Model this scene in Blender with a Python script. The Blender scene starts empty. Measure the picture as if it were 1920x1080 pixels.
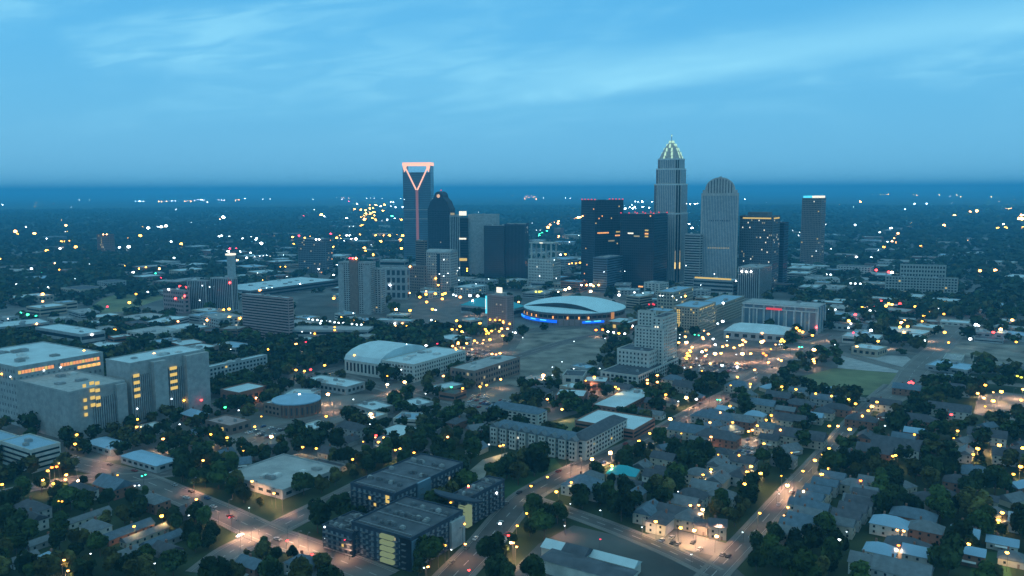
import bpy, math, random
import numpy as np
from mathutils import Vector, Matrix
random.seed(7); rng = np.random.default_rng(11)
R = math.radians
sc = bpy.context.scene

# ------------------------------------------------------------------ camera
F = 1567.0                      # focal length in pixels of the 1920 px wide photograph
CAMH = 180.0
PITCH = math.atan(185.0/F); ROLL = R(0.24)
cd = bpy.data.cameras.new('camera'); cam = bpy.data.objects.new('camera', cd)
sc.collection.objects.link(cam); sc.camera = cam
cd.sensor_width = 36; cd.lens = 36*F/1920; cd.clip_start = 1; cd.clip_end = 250000
MC = Matrix.Rotation(math.pi/2-PITCH, 3, 'X') @ Matrix.Rotation(-ROLL, 3, 'Z')
cam.location = (0, 0, CAMH); cam.rotation_euler = MC.to_euler()
CP = Vector((0, 0, CAMH))

# ------------------------------------------------------------------ world
w = bpy.data.worlds.new('World'); sc.world = w; w.use_nodes = True
nt = w.node_tree; nt.nodes.clear(); N = nt.nodes; L = nt.links
def nd(tp, **k):
    n = N.new(tp)
    for a, b in k.items(): setattr(n, a, b)
    return n
def mth(op, a, b=None, c=None):
    n = N.new('ShaderNodeMath'); n.operation = op
    for i, q in enumerate((a, b, c)):
        if q is None: continue
        if isinstance(q, (int, float)): n.inputs[i].default_value = q
        else: L.new(q, n.inputs[i])
    return n.outputs[0]
def mixc(f, a, b, bt='MIX'):
    n = N.new('ShaderNodeMix'); n.data_type = 'RGBA'; n.blend_type = bt
    for i, q in ((0, f), (6, a), (7, b)):
        if isinstance(q, (int, float)): n.inputs[i].default_value = q
        elif isinstance(q, tuple): n.inputs[i].default_value = (*q, 1)
        else: L.new(q, n.inputs[i])
    return n.outputs[2]
def smooth(x, a, b, c=0, d=1):
    n = N.new('ShaderNodeMapRange'); n.interpolation_type = 'SMOOTHSTEP'
    n.inputs[1].default_value = a; n.inputs[2].default_value = b; n.inputs[3].default_value = c; n.inputs[4].default_value = d
    L.new(x, n.inputs[0]); return n.outputs[0]
tc = nd('ShaderNodeTexCoord'); sx = nd('ShaderNodeSeparateXYZ'); L.new(tc.outputs['Generated'], sx.inputs[0])
X, Y, Z = sx.outputs
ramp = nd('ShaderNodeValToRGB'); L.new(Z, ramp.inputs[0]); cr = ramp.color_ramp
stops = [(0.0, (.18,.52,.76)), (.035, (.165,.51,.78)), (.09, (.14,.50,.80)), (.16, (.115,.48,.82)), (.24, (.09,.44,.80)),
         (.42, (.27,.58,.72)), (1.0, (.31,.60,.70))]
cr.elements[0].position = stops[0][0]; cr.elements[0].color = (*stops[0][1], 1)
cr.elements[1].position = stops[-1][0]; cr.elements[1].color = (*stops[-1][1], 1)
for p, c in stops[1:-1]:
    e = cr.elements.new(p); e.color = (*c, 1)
# thin high clouds: noise stretched along lines that rise to the right
YY = mth('MAXIMUM', Y, .2); ax = mth('DIVIDE', X, YY); az = mth('DIVIDE', Z, YY)
cmb = nd('ShaderNodeCombineXYZ')
rx = mth('ADD', ax, mth('MULTIPLY', az, .9)); rz = mth('SUBTRACT', mth('MULTIPLY', az, 6.0), mth('MULTIPLY', ax, .75))
L.new(mth('MULTIPLY', rx, 1.1), cmb.inputs[0]); L.new(rz, cmb.inputs[1])
n1 = nd('ShaderNodeTexNoise'); n1.inputs['Scale'].default_value = 1.5; n1.inputs['Detail'].default_value = 5; n1.inputs['Distortion'].default_value = .6
L.new(cmb.outputs[0], n1.inputs['Vector'])
n3 = nd('ShaderNodeTexNoise'); n3.inputs['Scale'].default_value = 7; n3.inputs['Detail'].default_value = 8; n3.inputs['Distortion'].default_value = 1.0; L.new(cmb.outputs[0], n3.inputs['Vector'])
cl = mth('MULTIPLY', smooth(n1.outputs['Fac'], .40, .66), mth('ADD', .45, smooth(n3.outputs['Fac'], .35, .68)))
n2 = nd('ShaderNodeTexNoise'); n2.inputs['Scale'].default_value = 3.4; n2.inputs['Detail'].default_value = 6
L.new(cmb.outputs[0], n2.inputs['Vector'])
line = mth('ADD', mth('MULTIPLY', ax, .135), .103)                       # the long streak
wob = mth('MULTIPLY', mth('SUBTRACT', n2.outputs['Fac'], .5), .03)
dl = mth('ADD', mth('SUBTRACT', az, line), wob)
streak = mth('MULTIPLY', smooth(dl, -.022, .008), smooth(dl, .008, .06, 1, 0))
streak = mth('MULTIPLY', streak, smooth(ax, -.10, .10))
fade = smooth(Z, .03, .11)
cm = mth('MULTIPLY', mth('MINIMUM', mth('ADD', mth('MULTIPLY', cl, .62), mth('MULTIPLY', streak, .68)), 1.0), fade)
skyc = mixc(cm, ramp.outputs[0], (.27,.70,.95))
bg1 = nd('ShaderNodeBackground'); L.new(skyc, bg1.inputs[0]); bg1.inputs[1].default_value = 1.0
nis = nd('ShaderNodeTexSky'); nis.sky_type = 'NISHITA'; nis.sun_disc = False; nis.sun_elevation = R(-2); nis.sun_rotation = R(250)
bg2 = nd('ShaderNodeBackground'); L.new(nis.outputs[0], bg2.inputs[0]); bg2.inputs[1].default_value = .05
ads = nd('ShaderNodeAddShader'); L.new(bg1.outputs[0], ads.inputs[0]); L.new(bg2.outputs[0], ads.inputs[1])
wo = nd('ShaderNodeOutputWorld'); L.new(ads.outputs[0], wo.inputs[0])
sl = bpy.data.lights.new('sun', 'SUN'); sl.energy = .10; sl.angle = R(25); sl.color = (.85,.9,1)
so = bpy.data.objects.new('sun', sl); sc.collection.objects.link(so); so.rotation_euler = (R(50), 0, R(-60))
sc.view_settings.view_transform = 'Standard'; sc.view_settings.look = 'None'; sc.view_settings.exposure = 0.08; sc.view_settings.gamma = 1
cy = sc.cycles
cy.max_bounces = 5; cy.diffuse_bounces = 2; cy.glossy_bounces = 2; cy.transmission_bounces = 2; cy.volume_bounces = 2
cy.sample_clamp_indirect = 1.5; cy.use_denoising = True; cy.filter_width = 1.5
cy.caustics_reflective = False; cy.caustics_refractive = False
HAZE = 0.00012

# ------------------------------------------------------------------ pixel -> place
def ray(px, py):
    return (MC @ Vector(((px-960)/F, -(py-540)/F, -1))).normalized()
def G(px, py, z=0.0):
    d = ray(px, py); t = (z-CAMH)/d.z; return CP+d*t
def pix(p):
    c = MC.transposed() @ (Vector(p)-CP); return (960+F*c.x/-c.z, 540-F*c.y/-c.z)
def height_at(P, yr):
    lo, hi = -5.0, 400.0
    for _ in range(40):
        m = (lo+hi)/2
        if pix((P.x, P.y, m))[1] > yr: lo = m
        else: hi = m
    return lo
def along(P, dr, xt, z):
    lo, hi = 0.0, 400.0
    s = 1 if pix(P+dr*50)[0] > pix(P)[0] else -1
    for _ in range(40):
        m = (lo+hi)/2; q = P+dr*m
        if (pix((q.x, q.y, z))[0]-xt)*s < 0: lo = m
        else: hi = m
    return lo

# ------------------------------------------------------------------ materials
MT = {}
def mat(name, col, rough=.85, var=.18, scale=.25, metal=0.0, spec=.3):
    if name in MT: return MT[name]
    m = bpy.data.materials.new(name); m.use_nodes = True; t = m.node_tree
    b = t.nodes['Principled BSDF']; b.inputs['Roughness'].default_value = rough; b.inputs['Metallic'].default_value = metal
    b.inputs['Specular IOR Level'].default_value = spec
    if var:
        tcn = t.nodes.new('ShaderNodeTexCoord'); no = t.nodes.new('ShaderNodeTexNoise'); no.inputs['Scale'].default_value = scale
        no.inputs['Detail'].default_value = 6; t.links.new(tcn.outputs['Object'], no.inputs['Vector'])
        oi = t.nodes.new('ShaderNodeObjectInfo')
        mr = t.nodes.new('ShaderNodeMapRange'); mr.inputs[1].default_value = .3; mr.inputs[2].default_value = .7
        mr.inputs[3].default_value = 1-var; mr.inputs[4].default_value = 1+var; t.links.new(no.outputs['Fac'], mr.inputs[0])
        mr2 = t.nodes.new('ShaderNodeMapRange'); mr2.inputs[3].default_value = 1-var*.5; mr2.inputs[4].default_value = 1+var*.5
        t.links.new(oi.outputs['Random'], mr2.inputs[0])
        mu = t.nodes.new('ShaderNodeMath'); mu.operation = 'MULTIPLY'; t.links.new(mr.outputs[0], mu.inputs[0]); t.links.new(mr2.outputs[0], mu.inputs[1])
        mx = t.nodes.new('ShaderNodeVectorMath'); mx.operation = 'SCALE'; mx.inputs[0].default_value = col
        t.links.new(mu.outputs[0], mx.inputs['Scale']); t.links.new(mx.outputs[0], b.inputs['Base Color'])
    else: b.inputs['Base Color'].default_value = (*col, 1)
    MT[name] = m; return m
def emi(name, col, s):
    if name in MT: return MT[name]
    m = bpy.data.materials.new(name); m.use_nodes = True; t = m.node_tree; t.nodes.clear()
    e = t.nodes.new('ShaderNodeEmission'); e.inputs[0].default_value = (*col, 1); e.inputs[1].default_value = s
    o = t.nodes.new('ShaderNodeOutputMaterial'); t.links.new(e.outputs[0], o.inputs[0]); MT[name] = m; return m
mat('beige', (.42,.38,.31)); mat('pale', (.50,.50,.46)); mat('grey', (.33,.33,.32)); mat('darkgrey', (.13,.14,.15)); mat('concrete', (.33,.35,.35))
mat('brick', (.26,.13,.09)); mat('brown', (.22,.16,.13)); mat('tan', (.40,.33,.25)); mat('pinkgrey', (.34,.25,.24)); mat('navy', (.042,.062,.088))
mat('blackglass', (.018,.026,.036), .3, .3, .08, 0, .5); mat('blueglass', (.14,.22,.28), .25, .2, .05, .2, .5); mat('granite', (.46,.41,.38), .7)
mat('roof_pale', (.46,.57,.60), .7, .12, .08); mat('roof_blue', (.23,.38,.50), .5, .1, .1); mat('roof_grey', (.30,.31,.31), .9, .22, .1)
mat('roof_dark', (.075,.085,.10), .85, .35, .12); mat('roof_teal', (.02,.34,.40), .5, .1, .1); mat('shingle', (.075,.08,.092), .9, .25, .4)
mat('shingle_blue', (.095,.14,.18), .8, .2, .4); mat('shingle_light', (.13,.15,.165), .8, .2, .4)
mat('window', (.02,.027,.035), .2, 0, 1, 0, .5); mat('window_sky', (.17,.21,.23), .3, .3, .6, 0, .5); mat('window_dim', (.07,.085,.10), .2, 0, 1, 0, .5)
mat('trim', (.55,.56,.55)); mat('metal', (.35,.36,.37), .5, .1, 1, .6); mat('steel_pole', (.12,.12,.12), .6, 0)
emi('lit', (1,.70,.20), .78); emi('lit_white', (1,.95,.75), 1.3); emi('lit_orange', (1,.42,.12), 1.6); emi('lit_dim', (.8,.7,.4), .45)
emi('crown_pink', (1,.50,.36), 1.5); emi('crown_soft', (1,.50,.58), .22); emi('gallery', (1,.40,.16), .95); emi('led_blue', (.01,.15,1), 1.2); emi('led_cyan', (.10,.75,1), 1.3); emi('led_red', (1,.06,.10), 1.2)
emi('crown_green', (.62,1,.72), .95); emi('lit_gold', (1,.70,.25), 1.3); emi('sign_yellow', (.9,1,.15), 1.1)
mat('asphalt', (.105,.10,.097), .9, .3, .06); mat('road_conc', (.155,.15,.14), .9, .2, .05); mat('paint', (.30,.30,.29), .8, .1)
mat('dirt', (.225,.215,.185), .95, .55, .045); mat('lawn', (.035,.085,.03), .95, .3, .05); mat('drygrass', (.13,.15,.075), .95, .35, .03)
mat('bark', (.10,.075,.055)); mat('rubber', (.02,.02,.02), .9, 0)

# ------------------------------------------------------------------ mesh builder
class MB:
    def __init__(s): s.v = []; s.f = []; s.m = []
    def quad(s, a, b, c, d, mi=0):
        n = len(s.v); s.v += [tuple(a), tuple(b), tuple(c), tuple(d)]; s.f.append((n, n+1, n+2, n+3)); s.m.append(mi)
    def tri(s, a, b, c, mi=0):
        n = len(s.v); s.v += [tuple(a), tuple(b), tuple(c)]; s.f.append((n, n+1, n+2)); s.m.append(mi)
    def prism(s, pts, z0, z1, mi=0, top=None, bottom=True, z0f=None):
        n = len(s.v); k = len(pts)
        s.v += [(p[0], p[1], z0) for p in pts]+[(p[0], p[1], z1) for p in pts]
        for i in range(k):
            j = (i+1) % k; s.f.append((n+i, n+j, n+k+j, n+k+i)); s.m.append(mi)
        s.f.append(tuple(range(n+k, n+2*k))); s.m.append(mi if top is None else top)
        if bottom: s.f.append(tuple(reversed(range(n, n+k)))); s.m.append(mi)
    def box(s, x0, x1, y0, y1, z0, z1, mi=0, top=None):
        s.prism([(x0, y0), (x1, y0), (x1, y1), (x0, y1)], z0, z1, mi, top)
    def loft(s, rings, mi=0, cap=True):
        n = len(s.v); k = len(rings[0])
        for r in rings: s.v += [tuple(p) for p in r]
        for a in range(len(rings)-1):
            for i in range(k):
                j = (i+1) % k; s.f.append((n+a*k+i, n+a*k+j, n+(a+1)*k+j, n+(a+1)*k+i)); s.m.append(mi)
        if cap:
            s.f.append(tuple(range(n+(len(rings)-1)*k, n+len(rings)*k))); s.m.append(mi)
            s.f.append(tuple(reversed(range(n, n+k)))); s.m.append(mi)
    def bar(s, a, b, r, mi=0, k=6):
        a = Vector(a); b = Vector(b); d = (b-a).normalized(); u = d.orthogonal().normalized(); w_ = d.cross(u)
        s.loft([[p+u*r*math.cos(6.2832*i/k)+w_*r*math.sin(6.2832*i/k) for i in range(k)] for p in (a, b)], mi)
    def mesh(s, name, mats):
        me = bpy.data.meshes.new(name); me.from_pydata(s.v, [], s.f)
        for q in mats: me.materials.append(MT[q] if isinstance(q, str) else q)
        me.polygons.foreach_set('material_index', s.m); me.update(); return me
    def build(s, name, mats, parent=None, loc=None, rot=0.0):
        return link(name, s.mesh(name, mats), parent, loc, rot)
def link(name, me, parent=None, loc=None, rot=0.0):
    o = bpy.data.objects.new(name, me); sc.collection.objects.link(o)
    if parent: o.parent = parent
    if loc is not None: o.location = loc
    o.rotation_euler = (0, 0, rot); return o
def tag(o, label, cat=None, group=None, kind=None):
    if label: o['label'] = label
    if cat: o['category'] = cat
    if group: o['group'] = group
    if kind: o['kind'] = kind
    return o
def empty(name, loc, rot, label, cat, group=None):
    o = bpy.data.objects.new(name, None); sc.collection.objects.link(o); o.location = loc; o.rotation_euler = (0, 0, rot)
    o.empty_display_size = 2
    return tag(o, label, cat, group)

FOOT = []      # building footprints (polygon in world) for keeping trees out
MARKS = []     # landmarks used in the labels: (phrase, x, y)
AUTO = []      # (object, look words) whose label is completed at the end
def foot(cx, cy, W, D, th): FOOT.append((cx, cy, W/2, D/2, math.cos(th), math.sin(th)))

# ------------------------------------------------------------------ generic building
WCACHE = {}
def win_mesh(wd, ht, face, m):
    k = (round(wd, 2), round(ht, 2), face, m)
    if k not in WCACHE:
        b = MB()
        if face in 'SN': b.box(-wd/2, wd/2, -.06, .06, -ht/2, ht/2)
        else: b.box(-.06, .06, -wd/2, wd/2, -ht/2, ht/2)
        WCACHE[k] = b.mesh('window', [m])
    return WCACHE[k]
def windows(par, W, D, H, fl, bay, style, lit, near, wfrac, hfrac, litm=('lit',), z0=1.0, faces='SEWN', mw='window', margin=1.2):
    fh = (H-z0-.6)/fl; wins = []
    for fc in faces:
        Ln = W if fc in 'SN' else D
        if style == 'bands': nb = 1; ww = Ln-2*margin*.6
        else: nb = max(1, int((Ln-2*margin)/bay)); ww = (Ln-2*margin)/nb*wfrac
        for j in range(fl):
            for i in range(nb):
                u = -Ln/2+margin+(i+.5)*(Ln-2*margin)/nb if nb > 1 or style != 'bands' else 0
                wins.append((fc, u, z0+(j+.5)*fh, ww, fh*hfrac))
    if style == 'piers':
        wins = []
        for fc in faces:
            Ln = W if fc in 'SN' else D; nb = max(2, int((Ln-2*margin)/bay))
            for i in range(nb): wins.append((fc, -Ln/2+margin+(i+.5)*(Ln-2*margin)/nb, (z0+H)/2, (Ln-2*margin)/nb*wfrac, (H-z0)*.96))
    OFF = .03
    def put(mb, wn, o=OFF):
        fc, u, z, a, b = wn
        y = D/2+o if fc == 'N' else -D/2-o; x = W/2+o if fc == 'E' else -W/2-o
        if fc == 'S': mb.quad((u-a/2, y, z-b/2), (u+a/2, y, z-b/2), (u+a/2, y, z+b/2), (u-a/2, y, z+b/2))
        elif fc == 'N': mb.quad((u+a/2, y, z-b/2), (u-a/2, y, z-b/2), (u-a/2, y, z+b/2), (u+a/2, y, z+b/2))
        elif fc == 'E': mb.quad((x, u-a/2, z-b/2), (x, u+a/2, z-b/2), (x, u+a/2, z+b/2), (x, u-a/2, z+b/2))
        else: mb.quad((x, u+a/2, z-b/2), (x, u-a/2, z-b/2), (x, u-a/2, z+b/2), (x, u+a/2, z+b/2))
    rnd = random.Random(len(wins)*31+int(H*10))
    litw = []; plain = []
    for wn in wins:
        (litw if (style == 'grid' and rnd.random() < lit) else plain).append(wn)
    litw = litw[:90]
    def single(wn, m, nm):
        fc, u, z, a, b = wn
        loc = {'S': (u, -D/2, z), 'N': (u, D/2, z), 'E': (W/2, u, z), 'W': (-W/2, u, z)}[fc]
        return link(nm, win_mesh(a, b, fc, m), par, loc)
    if near:
        sel = plain[:max(0, 100-len(litw))]
        for wn in sel: single(wn, mw, 'window')
        plain = plain[len(sel):]
    if plain:
        mb = MB()
        for wn in plain: put(mb, wn)
        o = mb.build('window', [mw], par); o['kind'] = 'stuff'
    for wn in litw:
        o = single(wn, rnd.choice(litm), 'lit_window')

def building(name, label, cat, xB, yr, yb, xA, xC, fl=4, bay=4.0, wall='beige', roof='roof_grey', ang=33, style='grid', lit=.04, near=False,
             root=None, dep=None, wid=None, units=2, wfrac=.55, hfrac=.5, group=None, mark=None, faces='SEWN', litm=('lit', 'lit_dim', 'lit_white'), mw='window',
             parapet=.9, rooftype='flat', pname='wing', part_label=None, z0=1.0, auto=None, margin=1.2):
    P = G(xB, yb); P.z = 0; th = R(ang)
    u = Vector((math.sin(th), math.cos(th), 0)); v = Vector((math.cos(th), -math.sin(th), 0))
    H = height_at(P, yr)
    W = wid or along(P, -v, xA, H); D = dep or along(P, u, xC, H)
    C = P-v*(W/2)+u*(D/2)
    return bld(name, label, cat, C, W, D, H, ang, fl, bay, wall, roof, style, lit, near, root, units, wfrac, hfrac, group, mark, faces, litm, mw,
               parapet, rooftype, pname, part_label, z0, auto, margin)
def gable(mb, W, D, H, rise, hip, over=.5, mi=0, axis=None):
    lx = W/2+over; ly = D/2+over
    if (axis or ('x' if W >= D else 'y')) == 'x':
        e = min(ly, lx)*hip; r0 = (-lx+e, 0, H+rise); r1 = (lx-e, 0, H+rise)
        mb.quad((-lx, -ly, H), (lx, -ly, H), r1, r0, mi); mb.quad((lx, ly, H), (-lx, ly, H), r0, r1, mi)
        mb.tri((-lx, ly, H), (-lx, -ly, H), r0, mi); mb.tri((lx, -ly, H), (lx, ly, H), r1, mi)
    else:
        e = min(ly, lx)*hip; r0 = (0, -ly+e, H+rise); r1 = (0, ly-e, H+rise)
        mb.quad((-lx, ly, H), (-lx, -ly, H), r0, r1, mi); mb.quad((lx, -ly, H), (lx, ly, H), r1, r0, mi)
        mb.tri((-lx, -ly, H), (lx, -ly, H), r0, mi); mb.tri((lx, ly, H), (-lx, ly, H), r1, mi)
    mb.quad((-lx, ly, H-.01), (lx, ly, H-.01), (lx, -ly, H-.01), (-lx, -ly, H-.01), mi)
def bld(name, label, cat, C, W, D, H, ang=33, fl=4, bay=4.0, wall='beige', roof='roof_grey', style='grid', lit=.04, near=False, root=None, units=2,
        wfrac=.55, hfrac=.5, group=None, mark=None, faces='SEWN', litm=('lit', 'lit_dim', 'lit_white'), mw='window', parapet=.9, rooftype='flat',
        pname='wing', part_label=None, z0=1.0, auto=None, margin=1.2):
    th = R(ang); foot(C.x, C.y, W, D, -th)
    b = MB(); b.box(-W/2, W/2, -D/2, D/2, -.3, H)
    if root is None:
        root = empty(name, (C.x, C.y, 0), -th, label, cat, group)
        par = root; b.build('wall', [wall], par)
        if mark: MARKS.append((mark, C.x, C.y))
        if auto: AUTO.append((root, auto))
    else:
        a = root.rotation_euler.z; dx, dy = C.x-root.location.x, C.y-root.location.y
        ca, sa = math.cos(-a), math.sin(-a)
        par = b.build(pname, [wall], root, (dx*ca-dy*sa, dx*sa+dy*ca, 0), -th-a)
        if part_label: par['label'] = part_label
    r = MB()
    if rooftype == 'flat':
        r.box(-W/2+.35, W/2-.35, -D/2+.35, D/2-.35, H+.003, H+.12)
        pw = .35
        for (x0, x1, y0, y1) in ((-W/2-.1, W/2+.1, -D/2-.1, -D/2+pw), (-W/2-.1, W/2+.1, D/2-pw, D/2+.1), (-W/2-.1, -W/2+pw, -D/2+pw, D/2-pw), (W/2-pw, W/2+.1, -D/2+pw, D/2-pw)):
            r.box(x0, x1, y0, y1, H-.25, H+parapet, 1)
        r.build('roof', [roof, wall], par)
        rr = random.Random(int(W*100+D*10))
        for _ in range(units):
            a, c, h = min(6, rr.uniform(.03, .14)*W+1), min(6, rr.uniform(.03, .14)*D+1), rr.uniform(1.0, 2.6)
            x, y = rr.uniform(-.33, .33)*W, rr.uniform(-.33, .33)*D
            if roof == 'roof_dark': a, c, h = min(a, 2.4), min(c, 2.0), min(h, 1.5); x, y = rr.uniform(-.42, .42)*W, rr.choice((-.3, 0, .3))*D+rr.uniform(-1, 1)
            q = MB(); q.box(x-a/2, x+a/2, y-c/2, y+c/2, H+.12, H+h); q.box(x-a/3, x+a/3, y-c/3, y+c/3, H+h, H+h+.4)
            q.build('rooftop_unit', [rr.choice(['metal', 'roof_grey', 'trim'] if roof != 'roof_dark' else ['darkgrey', 'roof_grey', 'darkgrey'])], par)
    elif rooftype == 'vault':
        rings = []
        for i in range(9):
            t = math.pi*i/8; yy = -math.cos(t)*(D/2+.4); zz = H+math.sin(t)*D*.16
            rings.append([(-W/2-.4, yy, zz), (W/2+.4, yy, zz), (W/2+.4, yy, H-.2), (-W/2-.4, yy, H-.2)])
        r.loft(rings); r.build('roof', [roof], par)
    else:
        gable(r, W, D, H, min(W, D)*(.27 if rooftype != 'low' else .12), 1.0 if rooftype == 'hip' else .02 if rooftype != 'low' else .5)
        r.build('roof', [roof], par)
    if fl: windows(par, W, D, H, fl, bay, style, lit, near, wfrac, hfrac, litm, z0, faces, mw, margin)
    root['_W'] = W; root['_D'] = D; root['_H'] = H
    return root, par, W, D, H

def box_part(par, nm, mats, x0, x1, y0, y1, z0, z1, label=None):
    q = MB(); q.box(x0, x1, y0, y1, z0, z1); o = q.build(nm, mats, par)
    if label: o['label'] = label
    return o

exec_parts = []
# ------------------------------------------------------------------ ground, haze, far hills
def ground_mat():
    m = bpy.data.materials.new('ground'); m.use_nodes = True; t = m.node_tree; b = t.nodes['Principled BSDF']; b.inputs['Roughness'].default_value = .95
    b.inputs['Specular IOR Level'].default_value = .1
    g = t.nodes.new('ShaderNodeTexCoord')
    def noise(s, d=5):
        n = t.nodes.new('ShaderNodeTexNoise'); n.inputs['Scale'].default_value = s; n.inputs['Detail'].default_value = d; t.links.new(g.outputs['Object'], n.inputs['Vector']); return n.outputs['Fac']
    def ramp_(f, a, b_):
        r = t.nodes.new('ShaderNodeMapRange'); r.inputs[1].default_value = a; r.inputs[2].default_value = b_; t.links.new(f, r.inputs[0]); return r.outputs[0]
    def mx(f, a, c):
        n = t.nodes.new('ShaderNodeMix'); n.data_type = 'RGBA'; t.links.new(f, n.inputs[0])
        for i, q in ((6, a), (7, c)):
            if isinstance(q, tuple): n.inputs[i].default_value = (*q, 1)
            else: t.links.new(q, n.inputs[i])
        return n.outputs[2]
    c = mx(ramp_(noise(.02), .35, .65), (.022, .038, .018), (.05, .07, .035))
    c = mx(ramp_(noise(.004), .56, .66), c, (.11, .11, .09))
    c = mx(ramp_(noise(.0012, 8), .60, .70), c, (.14, .14, .12))
    t.links.new(c, b.inputs['Base Color']); return m
MT['ground'] = ground_mat()
def disc(name, rad, z, m, k=96):
    b = MB(); n = 0
    rs = [0, 400, 1200, 3000, 8000, 20000, rad]
    for a, c in zip(rs, rs[1:]):
        for i in range(k):
            t0, t1 = 6.283185*i/k, 6.283185*(i+1)/k
            p = [(a*math.cos(t0), a*math.sin(t0), z), (c*math.cos(t0), c*math.sin(t0), z), (c*math.cos(t1), c*math.sin(t1), z), (a*math.cos(t1), a*math.sin(t1), z)]
            if a == 0: b.tri(*p[1:3], p[0])
            else: b.quad(*p)
    return b.build(name, [m])
tag(disc('ground', 40000, 0, 'ground'), None, kind='structure')
hb = MB(); rr = random.Random(3)
for ring in range(3):
    rad = 26000+5000*ring; k = 150; prev = None
    for i in range(k+1):
        a = R(20)+R(140)*i/k; h = 25+45*abs(math.sin(i*.31+ring)*math.sin(i*.113+2*ring))+rr.uniform(0, 14)
        cur = (rad*math.cos(a), rad*math.sin(a), h)
        if prev:
            def gp(p, q, z): return (p[0]*q, p[1]*q, z)
            hb.quad(gp(prev, .94, 0), gp(cur, .94, 0), cur, prev); hb.quad(prev, cur, gp(cur, 1.06, 0), gp(prev, 1.06, 0))
        prev = cur
mat('far_forest', (.03, .045, .03), .95, .4, .002)
tag(hb.build('hills', ['far_forest']), None, kind='structure')
# haze
hz = MB(); hz.box(-45000, 45000, -45000, 45000, -1.5, 274)
hm = bpy.data.materials.new('haze'); hm.use_nodes = True; t = hm.node_tree; t.nodes.clear()
pv = t.nodes.new('ShaderNodeVolumePrincipled'); pv.inputs['Color'].default_value = (.13, .64, 1.0, 1); pv.inputs['Density'].default_value = HAZE; pv.inputs['Anisotropy'].default_value = 0
ou = t.nodes.new('ShaderNodeOutputMaterial'); t.links.new(pv.outputs[0], ou.inputs['Volume'])
tag(hz.build('haze', [hm]), 'thin blue evening haze over the whole city', kind='stuff')

ROADS = []
def patch(name, pts, m, z, label=None, kind='structure', notree=True):
    b = MB(); w_ = [G(x, y) for x, y in pts]
    n = len(w_); b.v = [(p.x, p.y, z) for p in w_]; b.f = [tuple(range(n))]; b.m = [0]
    if sum(w_[i].x*w_[(i+1) % n].y-w_[(i+1) % n].x*w_[i].y for i in range(n)) < 0: b.f = [tuple(reversed(range(n)))]
    o = b.build(name, [m]); tag(o, label, kind=kind)
    if notree: NOTREE.append([(p.x, p.y) for p in w_])
    return o
NOTREE = []
def road(name, pts, wd, m='asphalt', z=.10, kerb=True, lines=True, zz=0.0):
    P = [G(x, y) for x, y in pts]; Q = []
    for a, b in zip(P, P[1:]):                                  # smooth the traced line
        for i in range(6): Q.append(a.lerp(b, i/6))
    Q.append(P[-1])
    for _ in range(5): Q = [Q[0]]+[(Q[i-1]+Q[i]*2+Q[i+1])/4 for i in range(1, len(Q)-1)]+[Q[-1]]
    T = []
    for i in range(len(Q)):
        d = (Q[min(i+1, len(Q)-1)]-Q[max(i-1, 0)]).normalized(); T.append(Vector((d.y, -d.x, 0)))
    def strip(o0, o1, z0, z1=None):
        b = MB()
        for i in range(len(Q)-1):
            a, c, d, e = Q[i]+T[i]*o0, Q[i]+T[i]*o1, Q[i+1]+T[i+1]*o1, Q[i+1]+T[i+1]*o0
            q = [Vector((p.x, p.y, z0)) for p in (a, c, d, e)]
            b.quad(q[0], q[1], q[2], q[3])
        return b
    tag(strip(-wd/2, wd/2, z).build(name, [m]), None, kind='structure')
    if kerb:
        for s in (-1, 1):
            b = MB()
            for i in range(len(Q)-1):
                o0, o1 = s*wd/2, s*(wd/2+2.2)
                a, c, d, e = Q[i]+T[i]*o0, Q[i]+T[i]*o1, Q[i+1]+T[i+1]*o1, Q[i+1]+T[i+1]*o0
                zt = z+.13; vs = [(p.x, p.y, zt) for p in (a, c, d, e)]
                b.quad(*vs); b.quad((a.x, a.y, 0), (a.x, a.y, zt), (e.x, e.y, zt), (e.x, e.y, 0)); b.quad((c.x, c.y, 0), (d.x, d.y, 0), (d.x, d.y, zt), (c.x, c.y, zt))
            tag(b.build('pavement', ['road_conc']), None, kind='structure')
    if lines:
        b = MB()
        for i in range(len(Q)-1):
            for o in ((-.25, .25), (-wd/2+.5, -wd/2+.75), (wd/2-.75, wd/2-.5)):
                a, c, d, e = Q[i]+T[i]*o[0], Q[i]+T[i]*o[1], Q[i+1]+T[i+1]*o[1], Q[i+1]+T[i+1]*o[0]
                if o[0] == -.25 and i % 2: continue
                b.quad(*[(p.x, p.y, z+.03) for p in (a, c, d, e)])
        tag(b.build('road_marking', ['paint']), None, kind='structure')
    ROADS.append(([(q.x, q.y) for q in Q], wd/2+2))
def citymat():
    m = mat('city_ground', (.10, .105, .10), .95, .5, .02)
    return m
citymat()
patch('city_ground', [(-900, 760), (-700, 520), (0, 468), (500, 450), (1100, 430), (1700, 440), (2300, 500), (2500, 640), (1900, 700), (1420, 705), (1200, 740), (1000, 800), (700, 870), (330, 860), (0, 870), (-300, 900)], 'city_ground', .03, notree=False)
patch('parking_lot', [(398, 822), (470, 795), (556, 800), (520, 838), (470, 858)], 'road_conc', .06)
patch('vacant_lot', [(885, 700), (958, 668), (985, 625), (1100, 615), (1140, 645), (1120, 690), (1000, 722), (900, 728)], 'dirt', .06)
patch('grass_field', [(1480, 712), (1565, 690), (1690, 700), (1672, 738), (1600, 742), (1500, 728)], 'drygrass', .06)
patch('bare_ground', [(868, 893), (905, 862), (952, 848), (948, 872), (902, 900)], 'dirt', .06)
patch('lawn', [(930, 905), (960, 872), (1040, 860), (1062, 885), (985, 922), (940, 938)], 'lawn', .05, notree=False)
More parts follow.
